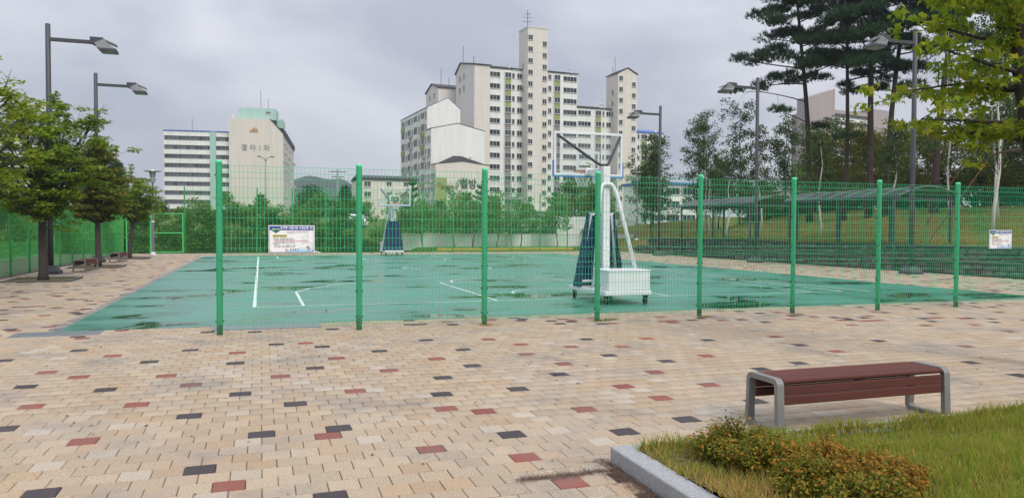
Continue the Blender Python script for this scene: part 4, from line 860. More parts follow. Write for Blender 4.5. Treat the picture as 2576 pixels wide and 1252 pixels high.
# ------------------------------------------------------------------ tall pines on the bank
def pine(u, v, tip, H, seed, label, r=.17, zlow=8.5, nl=30, side=0, bare=()):
    rg = np.random.default_rng(seed); z = tz(u, v); t = thing('pine_tree', (u, v, z - .05), label, 'tree', 'tall pines on the lawn bank'); m_ = MB()
    k = 9; tp = []
    for i in range(k + 1):
        f = i / k; tp.append((tip[0] * f ** 1.15 + .12 * math.sin(f * 7 + seed), tip[1] * f + .1 * math.cos(f * 6 + seed), H * f))
    rs = [r * (1.15 if i == 0 else 1) * (1 - .78 * (i / k)) for i in range(k + 1)]; m_.tube(tp, rs, 9)
    def at(zz): f = min(1, zz / H) * k; i = min(k - 1, int(f)); g = f - i; return np.array(tp[i]) * (1 - g) + np.array(tp[i + 1]) * g
    PP = []; DD = []
    def clump(c, rx, rz_, n):
        d = unit(rg.normal(size=(n, 3))) * (rg.uniform(0, 1, (n, 1)) ** .5); p = c + d * np.array([rx, rx, rz_]); p[:, 2] += .12 * rx * (1 - (d[:, 0] ** 2 + d[:, 1] ** 2)); PP.append(p); dd = d * np.array([.6, .6, .3]); dd[:, 2] += .75; DD.append(unit(dd))
    for i in range(nl):
        f = (i + rg.uniform(0, .9)) / nl; zz = zlow + (H - zlow) * f ** .95; b = at(zz); a = i * 2.4 + rg.uniform(-.5, .5) + side; Ln = (3.9 * (1 - .62 * f)) * rg.uniform(.55, 1.1)
        e = b + np.array([math.cos(a) * Ln, math.sin(a) * Ln, Ln * rg.uniform(-.08, .22) + .2]); pts = branch(m_, b, e, .055 * (1 - .5 * f), .018, rg, .10, 5, 5)
        clump(e, rg.uniform(.7, 1.05), rg.uniform(.24, .36), 110)
        for q in range(3):
            s = pts[2 + q if q < 2 else 3] + 0; o = np.array([-math.sin(a), math.cos(a), .12]) * rg.uniform(-1, 1) * Ln * .42; c = s + o + np.array([0, 0, rg.uniform(.05, .35)]); branch(m_, s, c, .02, .008, rg, .1, 2, 4); clump(c, rg.uniform(.45, .8), rg.uniform(.2, .3), 80)
    clump(at(H), .8, .5, 120)
    for zz, a, Ln in bare:
        b = at(zz); e = b + np.array([math.cos(a) * Ln, math.sin(a) * Ln, Ln * .12]); pts = branch(m_, b, e, .04, .01, rg, .1, 5, 5); clump(e, .6, .22, 70); clump(pts[3] + np.array([0, 0, .15]), .4, .16, 30)
        for q in range(3): branch(m_, pts[2 + q], pts[2 + q] + rg.normal(size=3) * .5, .012, .004, rg, .1, 2, 4)
    m_.build('trunk', MT['pinebark'], t, smooth=True)
    Vt, F = tufts(np.concatenate(PP), np.concatenate(DD), .30, rg, 7, .020, .5); ob('crown', npmesh('crown', Vt, F, MT['pine']), t); return t
# the left wall of needles leans towards the court
pine(33.2, 39.6, (-1.6, 0, 0), 17.5, 31, 'leftmost tall pine leaning left above the shelters', .20, 8.4, 29, 2.2, ((6.3, 3.5, 3.4), (7.6, 2.9, 4.6), (5.9, .2, 1.2)))
pine(33.6, 37.2, (.5, .3, 0), 18.5, 32, 'second tall pine from the left in the group', .15, 8.4, 25)
pine(34.2, 36.0, (.5, 0, 0), 19.0, 33, 'thick central pine with a forked low branch', .22, 7.8, 28, 1.0, ((4.6, 2.8, 1.6),))
pine(34.6, 35.2, (2.3, 0, 0), 19.0, 34, 'pine leaning right beside the central pine', .19, 8.6, 25, .4, ((7.0, .1, 2.0),))
pine(35.6, 32.6, (1.9, 0, 0), 18.0, 35, 'rightmost tall pine in the group behind the street lamp', .22, 8.9, 27, 0, ((8.4, -.2, 3.6), (6.8, 2.9, 2.2)))

# ------------------------------------------------------------------ slender birches and leafy young trees
def young_tree(u, v, H, seed, label, r=.055, z1=1.6, rad=1.2, nb=20, nl=60, leaf=.11, bark='birch', lm='birchleaf', name='birch_tree', group='slender birches on the lawn bank', lean=(0, 0), z=None, clr=.38):
    rg = np.random.default_rng(seed); z = tz(u, v) if z is None else z; t = thing(name, (u, v, z - .05), label, 'tree', group); m_ = MB(); k = 7
    tp = [np.array([lean[0] * (i / k) + .07 * math.sin(i * 1.3 + seed), lean[1] * (i / k) + .07 * math.cos(i * 1.7 + seed), H * i / k]) for i in range(k + 1)]
    m_.tube(tp, [r * (1.1 - .95 * (i / k)) for i in range(k + 1)], 7); LP = []; tw = MB()
    for i in range(nb):
        f = (i + rg.uniform(0, 1)) / nb; zz = z1 + (H - z1) * f; g = zz / H * k; q = min(k - 1, int(g)); b = tp[q] + (tp[q + 1] - tp[q]) * (g - q); a = rg.uniform(0, 6.28); Ln = rad * (1 - .6 * f) * rg.uniform(.5, 1.15)
        e = b + np.array([math.cos(a) * Ln, math.sin(a) * Ln, Ln * rg.uniform(.5, 1.3)]); pts = branch(tw, b, e, .016, .004, rg, .1, 3, 4)
        for s in range(2): c = pts[2 + s] + rg.normal(size=3) * .2; branch(tw, pts[2], c, .006, .003, rg, .1, 2, 3); LP.append(cluster_pts(c, clr, .7, nl // 2, rg))
    m_.build('trunk', MT[bark], t, smooth=True); tw.build('branches', MT['bark2'], t)
    Vt, F = leaves(np.concatenate(LP), leaf, rg, .15, .75, .35); ob('crown', npmesh('crown', Vt, F, MT[lm]), t); return t
BI = [(29.0, 44.5, 7.4, 'birch beside the far shelter with the lowest crown', 1.2), (30.5, 47.5, 8.6, 'white birch standing left of the second street lamp', 1.3), (28.2, 41.4, 5.2, 'short birch behind the far end of the farther shelter', 1.1), (30.2, 40.6, 6.2, 'birch just right of the second street lamp', 1.0),
      (28.4, 33.2, 5.6, 'thin crooked birch between the two shelters', .8), (29.8, 29.8, 5.0, 'thin birch trunk behind the nearer shelter', .9), (32.4, 28.7, 10.0, 'tall leafy birch right of the nearest street lamp', 1.5), (33.5, 27.0, 9.6, 'birch second left of the right notice board', 1.4),
      (30.2, 24.5, 9.6, 'white birch directly above the right notice board', 1.5), (31.9, 25.9, 9.8, 'birch slightly right of the notice board trunk', 1.3), (34.0, 24.9, 9.4, 'birch at the right edge behind the yellow leaves', 1.4)]
for i, (u, v, H, lb, rad) in enumerate(BI): young_tree(u, v, H, 60 + i, lb, .052 + .01 * (i % 3), 2.2, rad, 30, 60, .12, lean=((i % 3 - 1) * .3, 0))
# broad dark trees and yellowish shrubs behind
for i, (u, v, H, rad, lm, lb, z1) in enumerate([(33.0, 52.5, 8.2, 1.7, 'dark_tree', 'dark leafy tree left of the second street lamp', 1.0), (29.5, 53.5, 6.6, 1.7, 'birchleaf', 'open leafy tree above the far end of the shelter row', .9), (35.2, 50.0, 9.0, 1.7, 'dark_tree', 'dense dark tree behind the second street lamp', .8),
        (38.5, 45.0, 4.8, 1.5, 'yshrub', 'yellowish small tree between the first pines', .5), (40.5, 41.0, 4.4, 1.8, 'yshrub', 'yellowish bush behind the central pines', .3), (42.0, 38.5, 4.6, 2.2, 'yshrub', 'broad yellow green bush left of the rightmost pine', .3), (41.0, 33.2, 4.4, 1.8, 'yshrub', 'olive bush behind the nearest street lamp', .3),
        (41.5, 30.6, 6.0, 2.0, 'dark_tree', 'dark many stemmed tree right of the nearest street lamp', .6), (40.0, 25.5, 5.6, 2.2, 'dark_tree', 'dark many stemmed tree at the right edge', .6), (36.4, 54.5, 5.4, 1.6, 'birchleaf', 'thin leafed tree behind the second birch', 1.0), (45.0, 47, 5.4, 2.0, 'dark_tree', 'distant dark tree between pine trunks', .5),
        (37.4, 47.5, 7.0, 1.7, 'birchleaf', 'open leafy tree just left of the leftmost pine', .8), (43.0, 51.0, 7.2, 2.0, 'birchleaf', 'leafy tree hiding the foot of the pink end wall', .8), (39.6, 43.2, 5.6, 2.0, 'yshrub', 'tall yellow green bush before the pink building', .3), (44.5, 43.0, 5.4, 2.2, 'yshrub', 'olive tree before the white banded facade', .5), (44.0, 36.4, 6.2, 2.0, 'birchleaf', 'leafy tree right of the rightmost pine', .7), (39.0, 29.0, 7.0, 2.0, 'dark_tree', 'tall dark tree behind the right birches', .7), (37.6, 26.6, 6.4, 1.9, 'birchleaf', 'open leafy tree beside the right edge', .8), (31.2, 56.5, 7.0, 1.7, 'birchleaf', 'loose leafy tree left of the birches', .8), (40.4, 45.6, 6.6, 1.9, 'birchleaf', 'leafy tree screening the left side of the pink wall', .6), (38.2, 40.0, 4.8, 1.7, 'yshrub', 'yellow green bush between the first two pines', .3), (43.6, 40.4, 5.2, 2.0, 'yshrub', 'yellow green bush before the lower banded floors', .3)]):
    young_tree(u, v, H, 90 + i, lb, .07, z1, rad * 1.12, 38, 110, .14, 'bark2', lm, 'leafy_tree', 'leafy trees behind the lawn bank', clr=.5)
# support rail of logs tied across the birches and slanting props
def log_rail(label, pts, r, props):
    t = thing('log_rail', (0, 0, 0), label, 'support rail', 'log rails tied to the birches'); t.location = pts[0]; p0 = Vector(pts[0])
    k = MB(); k.tube([Vector(p) - p0 for p in pts], r, 7); k.build('rail', MT['stake'], t)
    for p, q in props: k = MB(); k.tube([Vector(p) - p0, Vector(q) - p0], .035, 6); k.build('prop', MT['stake'], t)
log_rail('brown log rail tied across the birches above the right fence', [(33.8, 29.6, 5.35), (31.9, 26.2, 5.05), (30.2, 24.3, 4.98), (29.6, 21.4, 5.1)], .045, [((29.9, 24.4, 4.95), (28.4, 26.2, tz(28.4, 26.2) - .05)), ((32.8, 28.2, 5.1), (32.0, 29.8, tz(32.0, 29.8) - .05))])
log_rail('log rail tied across the far birches beside the farther shelter', [(28.0, 43.8, 3.9), (30.6, 40.2, 3.95), (31.4, 37.6, 4.0)], .045, [((28.0, 43.8, 3.9), (26.5, 43.0, tz(26.5, 43.0) - .05))])
# hedge shrubs along the crest
def bush(u, v, rx, ry, h, seed, lm, label, group, n=2600, leaf=.16, z=None, name='hedge_shrub', shell=.5):
    rg = np.random.default_rng(seed); z = tz(u, v) if z is None else z; t = thing(name, (u, v, z - .05), label, 'hedge' if 'hedge' in name else 'shrub', group); m_ = MB(); LP = []
    k = 34
    for i in range(k):
        a = rg.uniform(0, 6.28); q = math.sqrt(rg.uniform(0, 1)); c = np.array([rx * q * math.cos(a), ry * q * math.sin(a), h * rg.uniform(.10, 1.0) ** .75 * (1 - .22 * q * q)]); LP.append(cluster_pts(c, min(rx, h) * rg.uniform(.28, .42), .8, n // k, rg)); branch(m_, (c[0] * .3, c[1] * .3, 0), c, .03, .008, rg, .1, 3, 4)
    m_.build('stems', MT['bark2'], t); Vt, F = leaves(np.concatenate(LP), leaf, rg, .35, .7, .1); ob('foliage', npmesh('foliage', Vt, F, MT[lm]), t); return t
for i in range(12):
    f = i / 11.; u = 47.5 - 6 * f + (i % 2) * .8; v = 21 + 37 * f; bush(u, v, 2.4, 1.7, 2.3 + .5 * ((i * 7) % 3), 200 + i, 'hedge', f'dense green hedge shrub on the crest behind the lawn bank, {ORD[i]} from the right', 'hedge shrubs along the crest', 4400, .25)

# ------------------------------------------------------------------ hedge bank and saplings behind the far fence
for i in range(15):
    u = -27 + i * 2.45; bush(u, 62.6 + .5 * (i % 2), 1.75, 1.5, 4.5 + .3 * ((i * 5) % 3), 300 + i, 'hedge', f'tall dark green hedge shrub behind the far fence, {ORD[i]} from the left', 'hedge on the bank behind the far fence', 5200, .19, z=-.9)
for i in range(7):
    u = -29 + i * 3.1; bush(u, 68 + .6 * (i % 2), 2.2, 1.6, 2.6, 330 + i, 'yshrub' if i % 3 == 1 else 'hedge', f'upper row hedge shrub on the left bank, {ORD[i]} from the left', 'upper hedge row on the bank', 2200, .19, z=.9)
for i in range(8):
    u = -14.5 - 1.2 * (i % 2); v = 26 + i * 3.6; bush(u, v, 1.8, 1.9, 2.6 + .4 * (i % 3), 350 + i, 'hedge', f'green shrub on the slope behind the left fence, {ORD[i]} from the near end', 'shrubs behind the left fence', 2400, .15, z=tz(u, v))
for i in range(9):
    u = 9.8 + i * 2.3; bush(u, 61.5, 1.6, 1.0, 1.5 + .2 * (i % 2), 380 + i, 'hedge', f'clipped hedge shrub above the white wall, {ORD[i]} from the left', 'hedge above the white wall', 1500, .16, z=tz(u, 61.5))
# white retaining wall, yellow kerb
ww = thing('white_wall', (9.2, 55.6, 0), 'low white painted retaining wall behind the far fence', 'wall'); MT['whitewall'] = mat('white_wall_paint', (.80, .80, .80), .8, (.66, .67, .67), 1.2, 6)
for i in range(9): k = MB(); k.cbox(i * 2.2 + .01, (i + 1) * 2.2 - .01, 0, .25, -.05, 1.12, .01); k.build('panel', MT['whitewall'], ww)
k = MB(); k.box(0, 19.8, -.03, .28, 1.121, 1.18); k.build('coping', MT['whitewall'], ww)
MT['yellow'] = mat('yellow_kerb_paint', (.55, .37, .03), .6, (.42, .27, .03), 3); k = MB(); k.cbox(12.0, 22.5, 53.0, 53.2, -.05, .17, .02); tag(k.build('yellow_kerb', MT['yellow']), 'yellow painted kerb at the foot of the white wall', 'kerb')
w2 = thing('white_wall', (23.4, 58.5, 0), 'white block wall sloping down beside the lawn bank', 'wall')
for i, (x0, x1, h) in enumerate(((0, 3.4, 2.6), (3.42, 7.2, 2.4), (7.22, 10.5, 1.9))): k = MB(); k.cbox(x0, x1, 0, .3, -.05, h, .01); k.build('panel', MT['whitewall'], w2)
# small street trees in front of the wall
for i, (u, H) in enumerate(((9.5, 3.4), (11.1, 3.0), (13.4, 4.3), (15.0, 3.2), (16.7, 3.6), (18.7, 3.5), (21.4, 3.4))):
    young_tree(u, 53.6 + .5 * (i % 2), H, 120 + i, f'young leafy tree in front of the low white wall, {ORD[i]} from the left', .05, 1.15, 1.25, 24, 66, .15, 'bark2', 'younglf', 'young_tree', 'young trees before the white wall', clr=.42, z=0)
young_tree(25.5, 53.5, 3.0, 140, 'spreading young tree beside the far right garden light', .05, .9, 1.5, 24, 70, .15, 'bark2', 'younglf', 'young_tree', 'young trees before the white wall', clr=.42)
def young_pine(u, v, H, seed, label, z=None, rad=1.3, lm='ypine'):
    rg = np.random.default_rng(seed); z = tz(u, v) if z is None else z; t = thing('young_pine', (u, v, z - .05), label, 'tree', 'young pines planted behind the far fence'); m_ = MB(); m_.tube([(0, 0, 0), (.02, .03, H * .5), (0, 0, H * .96)], [.07, .05, .015], 7); PP = []; DD = []
    nW = 7
    for w_ in range(nW):
        f = w_ / (nW - 1); zz = H * (.14 + .72 * f)
        for q in range(6):
            a = q * 1.047 + w_ * .5 + rg.uniform(-.25, .25); Ln = rad * (1 - .74 * f) * rg.uniform(.75, 1.1); e = np.array([math.cos(a) * Ln, math.sin(a) * Ln, zz + Ln * .75]); b = np.array([0, 0, zz]); branch(m_, b, e, .02, .008, rg, .04, 3, 4)
            tt = rg.uniform(.35, 1.0, (26, 1)); PP.append(b + (e - b) * tt + rg.normal(size=(26, 3)) * .03); DD.append(np.repeat(unit((e - b)[None] + np.array([[0, 0, .35]])), 26, 0))
    tt = rg.uniform(.8, 1.0, (26, 1)); PP.append(np.array([0, 0, H]) * tt); DD.append(np.repeat(np.array([[0, 0, 1.]]), 26, 0))
    m_.build('trunk', MT['bark2'], t); Vt, F = tufts(np.concatenate(PP), np.concatenate(DD), .24, rg, 7, .016, .6); ob('crown', npmesh('crown', Vt, F, MT[lm]), t); return t
for i, (u, v, H, lb) in enumerate(((0.0, 70.5, 3.1, 'young pine before the blank end wall of the left apartment block'), (-2.2, 71, 2.2, 'small young pine left of the one before the end wall'), (-12.5, 70, 3.0, 'pale young pine left of the first fence post'), (12.3, 64, 4.8, 'tall young pine right of the far basketball stand'), (15.0, 65, 3.0, 'young pine before the green striped wall'), (16.8, 63, 3.7, 'young pine before the round wall emblem'), (18.6, 64.5, 4.6, 'tall young pine behind the third fence post'), (20.0, 66, 3.6, 'young pine below the tower block entrance'), (27.0, 68, 4.0, 'young pine left of the near basketball column'), (25.0, 70, 3.0, 'small young pine between fence posts'))): young_pine(u, v, H, 160 + i, lb, rad=1.15 + .06 * i % .4)
# dark conifers
def conifer(u, v, H, rad, seed, label):
    rg = np.random.default_rng(seed); z = tz(u, v); t = thing('conifer_tree', (u, v, z - .05), label, 'tree', 'dark conifers before the apartments'); m_ = MB(); m_.tube([(0, 0, 0), (0, 0, H * .95)], [.14, .02], 7); PP = []; DD = []
    for i in range(70):
        f = (i + .5) / 70; zz = H * (.12 + .86 * f); a = i * 2.4; Ln = rad * (1 - f) ** .8 * rg.uniform(.75, 1.1) + .1; e = np.array([math.cos(a) * Ln, math.sin(a) * Ln, zz - Ln * .05]); b = np.array([0, 0, zz]); branch(m_, b, e, .02, .006, rg, .05, 2, 4)
        tt = rg.uniform(.15, 1.05, (60, 1)); PP.append(b + (e - b) * tt + rg.normal(size=(60, 3)) * np.array([.16, .16, .1])); d = (e - b)[None] + rg.normal(size=(60, 3)) * .5; DD.append(unit(d))
    m_.build('trunk', MT['bark2'], t); Vt, F = tufts(np.concatenate(PP), np.concatenate(DD), .32, rg, 4, .035, .6); ob('crown', npmesh('crown', Vt, F, MT['dark_tree']), t); return t
conifer(-13.2, 82, 6.4, 1.7, 171, 'dark conifer before the banded left apartment wing')
conifer(-20.5, 84, 4.6, 2.2, 172, 'broad conifer behind the far left garden light')
conifer(9.6, 92, 5.0, 1.8, 173, 'round dark conifer below the distant hills')
for i, (u, v, H, rad) in enumerate(((-26, 80, 4.6, 2.4), (-17, 88, 4.2, 2.2), (5.2, 84, 3.6, 1.8), (33, 78, 5.0, 2.2), (40, 74, 5.5, 2.4), (37, 84, 6.5, 2.6), (46, 70, 5.5, 2.4), (52, 64, 5.5, 2.6), (43, 92, 6.0, 2.8), (29.5, 64, 4.4, 1.7))):
    young_tree(u, v, H, 180 + i, ('leafy tree on the far left behind the hedge', 'leafy tree before the left apartment wing', 'low leafy tree beside the utility pole', 'leafy tree right of the tower entrance', 'leafy tree before the blue roofed low building', 'taller leafy tree behind the far garden light', 'leafy tree behind the farther shelter', 'leafy tree behind the first pines', 'distant leafy tree before the pink apartments', 'leafy tree at the end of the white wall')[i], .09, .5, rad, 40, 90, .19, 'bark2', 'hedge' if i % 2 else 'dark_tree', 'leafy_tree', 'background trees', clr=.7)

# ------------------------------------------------------------------ overhanging yellow-green tree on the right
def overhang():
    rg = np.random.default_rng(77); t = thing('maple_tree', (9.15, 6.46, 0), 'yellow green leafed tree overhanging the upper right corner', 'tree'); m_ = MB()
    tp = [(0, 0, -.05), (-.14, .05, 1.2), (-.40, .13, 2.6), (-.56, .18, 3.6), (-.66, .22, 4.6), (-.72, .3, 6.2)]; m_.tube(tp, [.19, .155, .14, .125, .10, .06], 10); LP = []
    br = [((-.50, .16, 3.3), (-1.55, .75, 3.35)), ((-.54, .17, 3.5), (-1.75, .30, 3.75)), ((-.58, .18, 3.8), (-1.35, .85, 4.2)), ((-.44, .14, 2.9), (-1.60, .65, 2.98)), ((-.40, .13, 2.7), (-1.25, .95, 2.85)), ((-.62, .2, 4.2), (-1.75, .2, 4.5)), ((-.60, .2, 4.0), (-1.45, -.25, 4.35)), ((-.66, .25, 4.8), (-1.3, .9, 5.4)), ((-.44, .14, 2.9), (-.8, -.7, 3.3)), ((-.66, .22, 4.6), (.4, .9, 5.4)), ((-.58, .18, 3.8), (.5, -.5, 4.6)), ((-.70, .3, 5.4), (-.8, -.7, 6.3)), ((-.50, .16, 3.3), (-1.0, 1.35, 3.45)), ((-.62, .2, 4.3), (-1.0, .9, 4.6))]
    for p, q in br:
        pts = branch(m_, p, q, .032, .008, rg, .07, 6, 6)
        for s in range(12):
            b = pts[1 + s % 6]; e = b + rg.normal(size=3) * np.array([.26, .26, .10]) + np.array([-.05, 0, -.03]); branch(m_, b, e, .007, .003, rg, .08, 2, 4); LP.append(cluster_pts(e, .17, .5, 13, rg))
            LP.append(cluster_pts((b + e) / 2, .14, .4, 5, rg))
    m_.build('trunk', MT['bark'], t, smooth=True); Vt, F = lobed(np.concatenate(LP), .11, rg, .25, .8); ob('crown', npmesh('crown', Vt, F, MT['yellowmaple']), t)
overhang()

# ------------------------------------------------------------------ apartment blocks
MT['cream'] = wallmat('cream_paint', (.66, .615, .56)); MT['bwhite'] = wallmat('off_white_paint', (.76, .76, .74), joint=.9, stain=.82); MT['plainwhite'] = wallmat('plain_white_paint', (.76, .76, .74), 5.1, .86, .88)
MT['endwall'] = wallmat('warm_grey_paint', (.66, .615, .55), 2.85, .9, .88); MT['mint'] = wallmat('mint_paint', (.36, .56, .49), 30, 1, .85); MT['pink'] = wallmat('dusty_pink_paint', (.37, .31, .315), 3.9, .9, .85)
MT['roof'] = mat('dark_shingle', (.040, .040, .046), .8, (.028, .028, .032), 2); MT['blueroof'] = mat('blue_metal_roof', (.025, .10, .42), .5)
MT['lime'] = mat('lime_panel', (.29, .34, .11), .8, (.25, .30, .10), 1); MT['greyp'] = mat('grey_panel', (.26, .24, .245), .8, (.21, .195, .20), 1)
MT['frame'] = mat('window_frame', (.50, .50, .50), .5); MT['frame_dark'] = mat('aluminium_frame', (.20, .21, .22), .5); MT['winglass'] = mat('window_glass', (.018, .024, .028), .12, (.04, .062, .066), .35, 1, isl=.5, spec=.3); MT['stripglass'] = mat('strip_window_glass', (.04, .05, .055), .2, (.11, .13, .14), .5, 2, isl=.5, spec=.3)
MT['letter'] = mat('dark_lettering', (.07, .065, .065), .7); MT['gold'] = mat('gold_emblem', (.42, .26, .10), .5); MT['acw'] = mat('air_conditioner_casing', (.42, .42, .41), .6)
WIN = {}
def win(parent, a, b, z, w_, h, facing='-y', panes=2, name='window', glass='winglass'):
    key = (round(w_, 2), round(h, 2), panes, glass)
    if key not in WIN:
        k = MB(); t = .07
        k.box(-w_ / 2, w_ / 2, -.09, .02, -h / 2, -h / 2 + t); k.box(-w_ / 2, w_ / 2, -.09, .02, h / 2 - t, h / 2)
        for i in range(panes + 1): x = -w_ / 2 + (w_ - t) * i / panes; k.box(x, x + t, -.085, .02, -h / 2 + t, h / 2 - t)
        for i in range(panes): x0 = -w_ / 2 + (w_ - t) * i / panes + t; x1 = -w_ / 2 + (w_ - t) * (i + 1) / panes; yy = -.03 - .012 * (i % 2); k.add([(x0, yy, -h / 2 + t), (x1, yy, -h / 2 + t), (x1, yy, h / 2 - t), (x0, yy, h / 2 - t)], [(0, 1, 2, 3)], 1)
        k.box(-w_ / 2 - .05, w_ / 2 + .05, -.15, .02, -h / 2 - .08, -h / 2 - .002)
        WIN[key] = k.mesh('window', [MT['frame' if glass == 'winglass' else 'frame_dark'], MT[glass]])
    o = ob(name, WIN[key], parent, (a, b, z))
    if facing == '-x': o.rotation_euler[2] = -math.pi / 2
    if facing == '+x': o.rotation_euler[2] = math.pi / 2
    return o
def block(parent, a0, a1, b0, b1, z0, z1, mt, name='wall'):
    k = MB(); k.box(a0, a1, b0, b1, z0, z1); return k.build(name, MT[mt], parent)
def gable(parent, a0, a1, b0, b1, z, zr, mt, axis='a', over=.25, thick=.25, ridge=.5):
    """roof with its ridge along the axis, wall triangle below"""
    k = MB()
    if axis == 'a':
        br = b0 + (b1 - b0) * ridge; k.hexa([(a0 - over, b0 - over, z), (a1 + over, b0 - over, z), (a1 + over, br, zr), (a0 - over, br, zr), (a0 - over, b0 - over, z + thick), (a1 + over, b0 - over, z + thick), (a1 + over, br, zr + thick), (a0 - over, br, zr + thick)])
        k.hexa([(a0 - over, br, zr), (a1 + over, br, zr), (a1 + over, b1 + over, z), (a0 - over, b1 + over, z), (a0 - over, br, zr + thick), (a1 + over, br, zr + thick), (a1 + over, b1 + over, z + thick), (a0 - over, b1 + over, z + thick)])
    else:
        ar = a0 + (a1 - a0) * ridge; k.hexa([(a0 - over, b0 - over, z), (ar, b0 - over, zr), (ar, b1 + over, zr), (a0 - over, b1 + over, z), (a0 - over, b0 - over, z + thick), (ar, b0 - over, zr + thick), (ar, b1 + over, zr + thick), (a0 - over, b1 + over, z + thick)])
        k.hexa([(ar, b0 - over, zr), (a1 + over, b0 - over, z), (a1 + over, b1 + over, z), (ar, b1 + over, zr), (ar, b0 - over, zr + thick), (a1 + over, b0 - over, z + thick), (a1 + over, b1 + over, z + thick), (ar, b1 + over, zr + thick)])
    return k.build('roof', MT[mt], parent)
def gwall(parent, a0, a1, b0, b1, z, zr, mt, axis='a', ridge=.5):
    k = MB(); z0 = z - .002
    if axis == 'a':
        br = b0 + (b1 - b0) * ridge; k.add([(a0, b0, z0), (a0, b1, z0), (a0, br, zr), (a1, b0, z0), (a1, b1, z0), (a1, br, zr)], [(0, 2, 1), (3, 4, 5), (0, 3, 5, 2), (1, 2, 5, 4), (0, 1, 4, 3)])
    else:
        ar = a0 + (a1 - a0) * ridge; k.add([(a0, b0, z0), (a1, b0, z0), (ar, b0, zr), (a0, b1, z0), (a1, b1, z0), (ar, b1, zr)], [(0, 1, 2), (3, 5, 4), (0, 2, 5, 3), (1, 4, 5, 2), (0, 3, 4, 1)])
    return k.build('gable_wall', MT[mt], parent)
def mast(parent, a, b, z, h, r=.06, arms=0):
    k = MB(); k.tube([(a, b, z), (a, b, z + h)], r, 5)
    for i in range(arms): zz = z + h * (.35 + .2 * i); ww_ = 1.3 - .25 * i; k.bar((a - ww_, b, zz), (a + ww_, b, zz + .2), .08, .08)
    return k.build('antenna', MT['lamp'], parent)
def vent(parent, a, b, z): k = MB(); k.lathe((a, b, z), [(.35, 0), (.35, .5), (.22, .55), (.22, .9), (.34, .95), (.34, 1.15), (.01, 1.3)], 10); return k.build('roof_vent', MT['bwhite'], parent)
PT = 2.575
cb = thing('apartment_building', (75.89, 164.61, 0), 'large cream stepped apartment complex with two tall stair towers in the centre', 'building', None, R(4.5))
ZB = 1.5
block(cb, -19.4, -14.5, -3, 2, ZB, 46.4, 'cream', 'stair_tower'); k = MB(); k.box(-19.5, -14.4, -3.1, 2.1, 46.4, 46.65); k.build('parapet', MT['cream'], cb); mast(cb, -18.6, -1, 46.6, 4.2, .07, 3)
for i in range(16):
    win(cb, -18.75, -3, 44.18 - PT * i, 1.15, 1.15)
    if i < 15: win(cb, -15.25, -3, 43.03 - PT * i, 1.05, 1.15)
for z in (38.2, 33, 27.9): win(cb, -19.4, -.6, z, .6, 1.1, '-x', 1)
block(cb, -27.4, -19.4, 0, 12, ZB, 37.3, 'bwhite'); gable(cb, -27.4, -19.3, 0, 12, 37.32, 38.9, 'roof')
block(cb, -31.1, -27.41, -.35, 12.5, ZB, 37.6, 'cream'); gable(cb, -31.1, -27.41, -.35, 12.5, 37.62, 39.6, 'roof', ridge=.72); gwall(cb, -31.1, -27.41, -.35, 12.5, 37.6, 39.6, 'cream', ridge=.72)
for z in (36, 33.4): win(cb, -31.1, 9.4, z, .8, 1.3, '-x', 1); win(cb, -31.1, 6.5, z + .2, .7, 1.3, '-x', 1)
mast(cb, -30.5, 9, 39.3, 4.5); mast(cb, -29, 6, 38.8, 2.2); vent(cb, -29, 4, 38.4); vent(cb, -21.5, 3, 37.9)
for r in range(13):
    z = 35.95 - PT * r
    win(cb, -26.1, 0, z, 2.5, 1.15, panes=3); win(cb, -23.0, -.25, z, 1.5, 1.25); win(cb, -21.62, 0, z, .66, 1.15, panes=1); win(cb, -20.1, 0, z, 1.25, 1.25)
    if r < 12: k = MB(); k.box(-23.75, -22.25, -.2, 0, z - 1.93, z - .73); k.build('spandrel_panel', MT['lime' if r < 3 else 'greyp'], cb)
k = MB(); k.box(-23.85, -22.15, -.19, .01, ZB, 36.9); k.build('bay_backing', MT['bwhite'], cb)
block(cb, -14.5, -5.3, 0, 12, ZB, 37.5, 'bwhite'); gable(cb, -14.4, -5.3, 0, 12, 37.52, 39.0, 'roof'); vent(cb, -6.4, 1.5, 37.9)
k = MB(); k.box(-11.5, -9.8, -.19, .01, ZB, 36.9); k.build('bay_backing', MT['bwhite'], cb)
for r in range(13):
    z = 36.4 - PT * r
    win(cb, -12.5, 0, z, .85, 1.2, panes=2); win(cb, -10.65, -.25, z, 1.45, 1.25); win(cb, -7.25, 0, z - .05, 3.5, 1.15, panes=4)
    if r < 12: k = MB(); k.box(-11.4, -9.9, -.2, 0, z - 1.93, z - .73); k.build('spandrel_panel', MT['lime' if r < 4 else 'greyp'], cb)
block(cb, -5.29, 3.9, 0, 12, ZB, 29.9, 'bwhite'); gable(cb, -5.2, 3.9, 0, 12, 29.92, 31.2, 'roof'); vent(cb, 1.9, 1.5, 30.3); vent(cb, 2.7, 2.5, 30.4)
k = MB(); k.box(-.6, 1.08, -.19, .01, ZB, 29.5); k.build('bay_backing', MT['bwhite'], cb)
for r in range(10):
    z = 28.8 - PT * r
    win(cb, -3.4, 0, z, 3.4, 1.1, panes=4); win(cb, .24, -.25, z + .1, 1.5, 1.2); win(cb, 1.72, 0, z + .1, .52, 1.1, panes=1); win(cb, 3.1, 0, z + .1, 1.25, 1.15)
    if r < 9: k = MB(); k.box(-.51, .99, -.2, 0, z - 1.83, z - .63); k.build('spandrel_panel', MT['lime' if r < 3 else 'greyp'], cb)
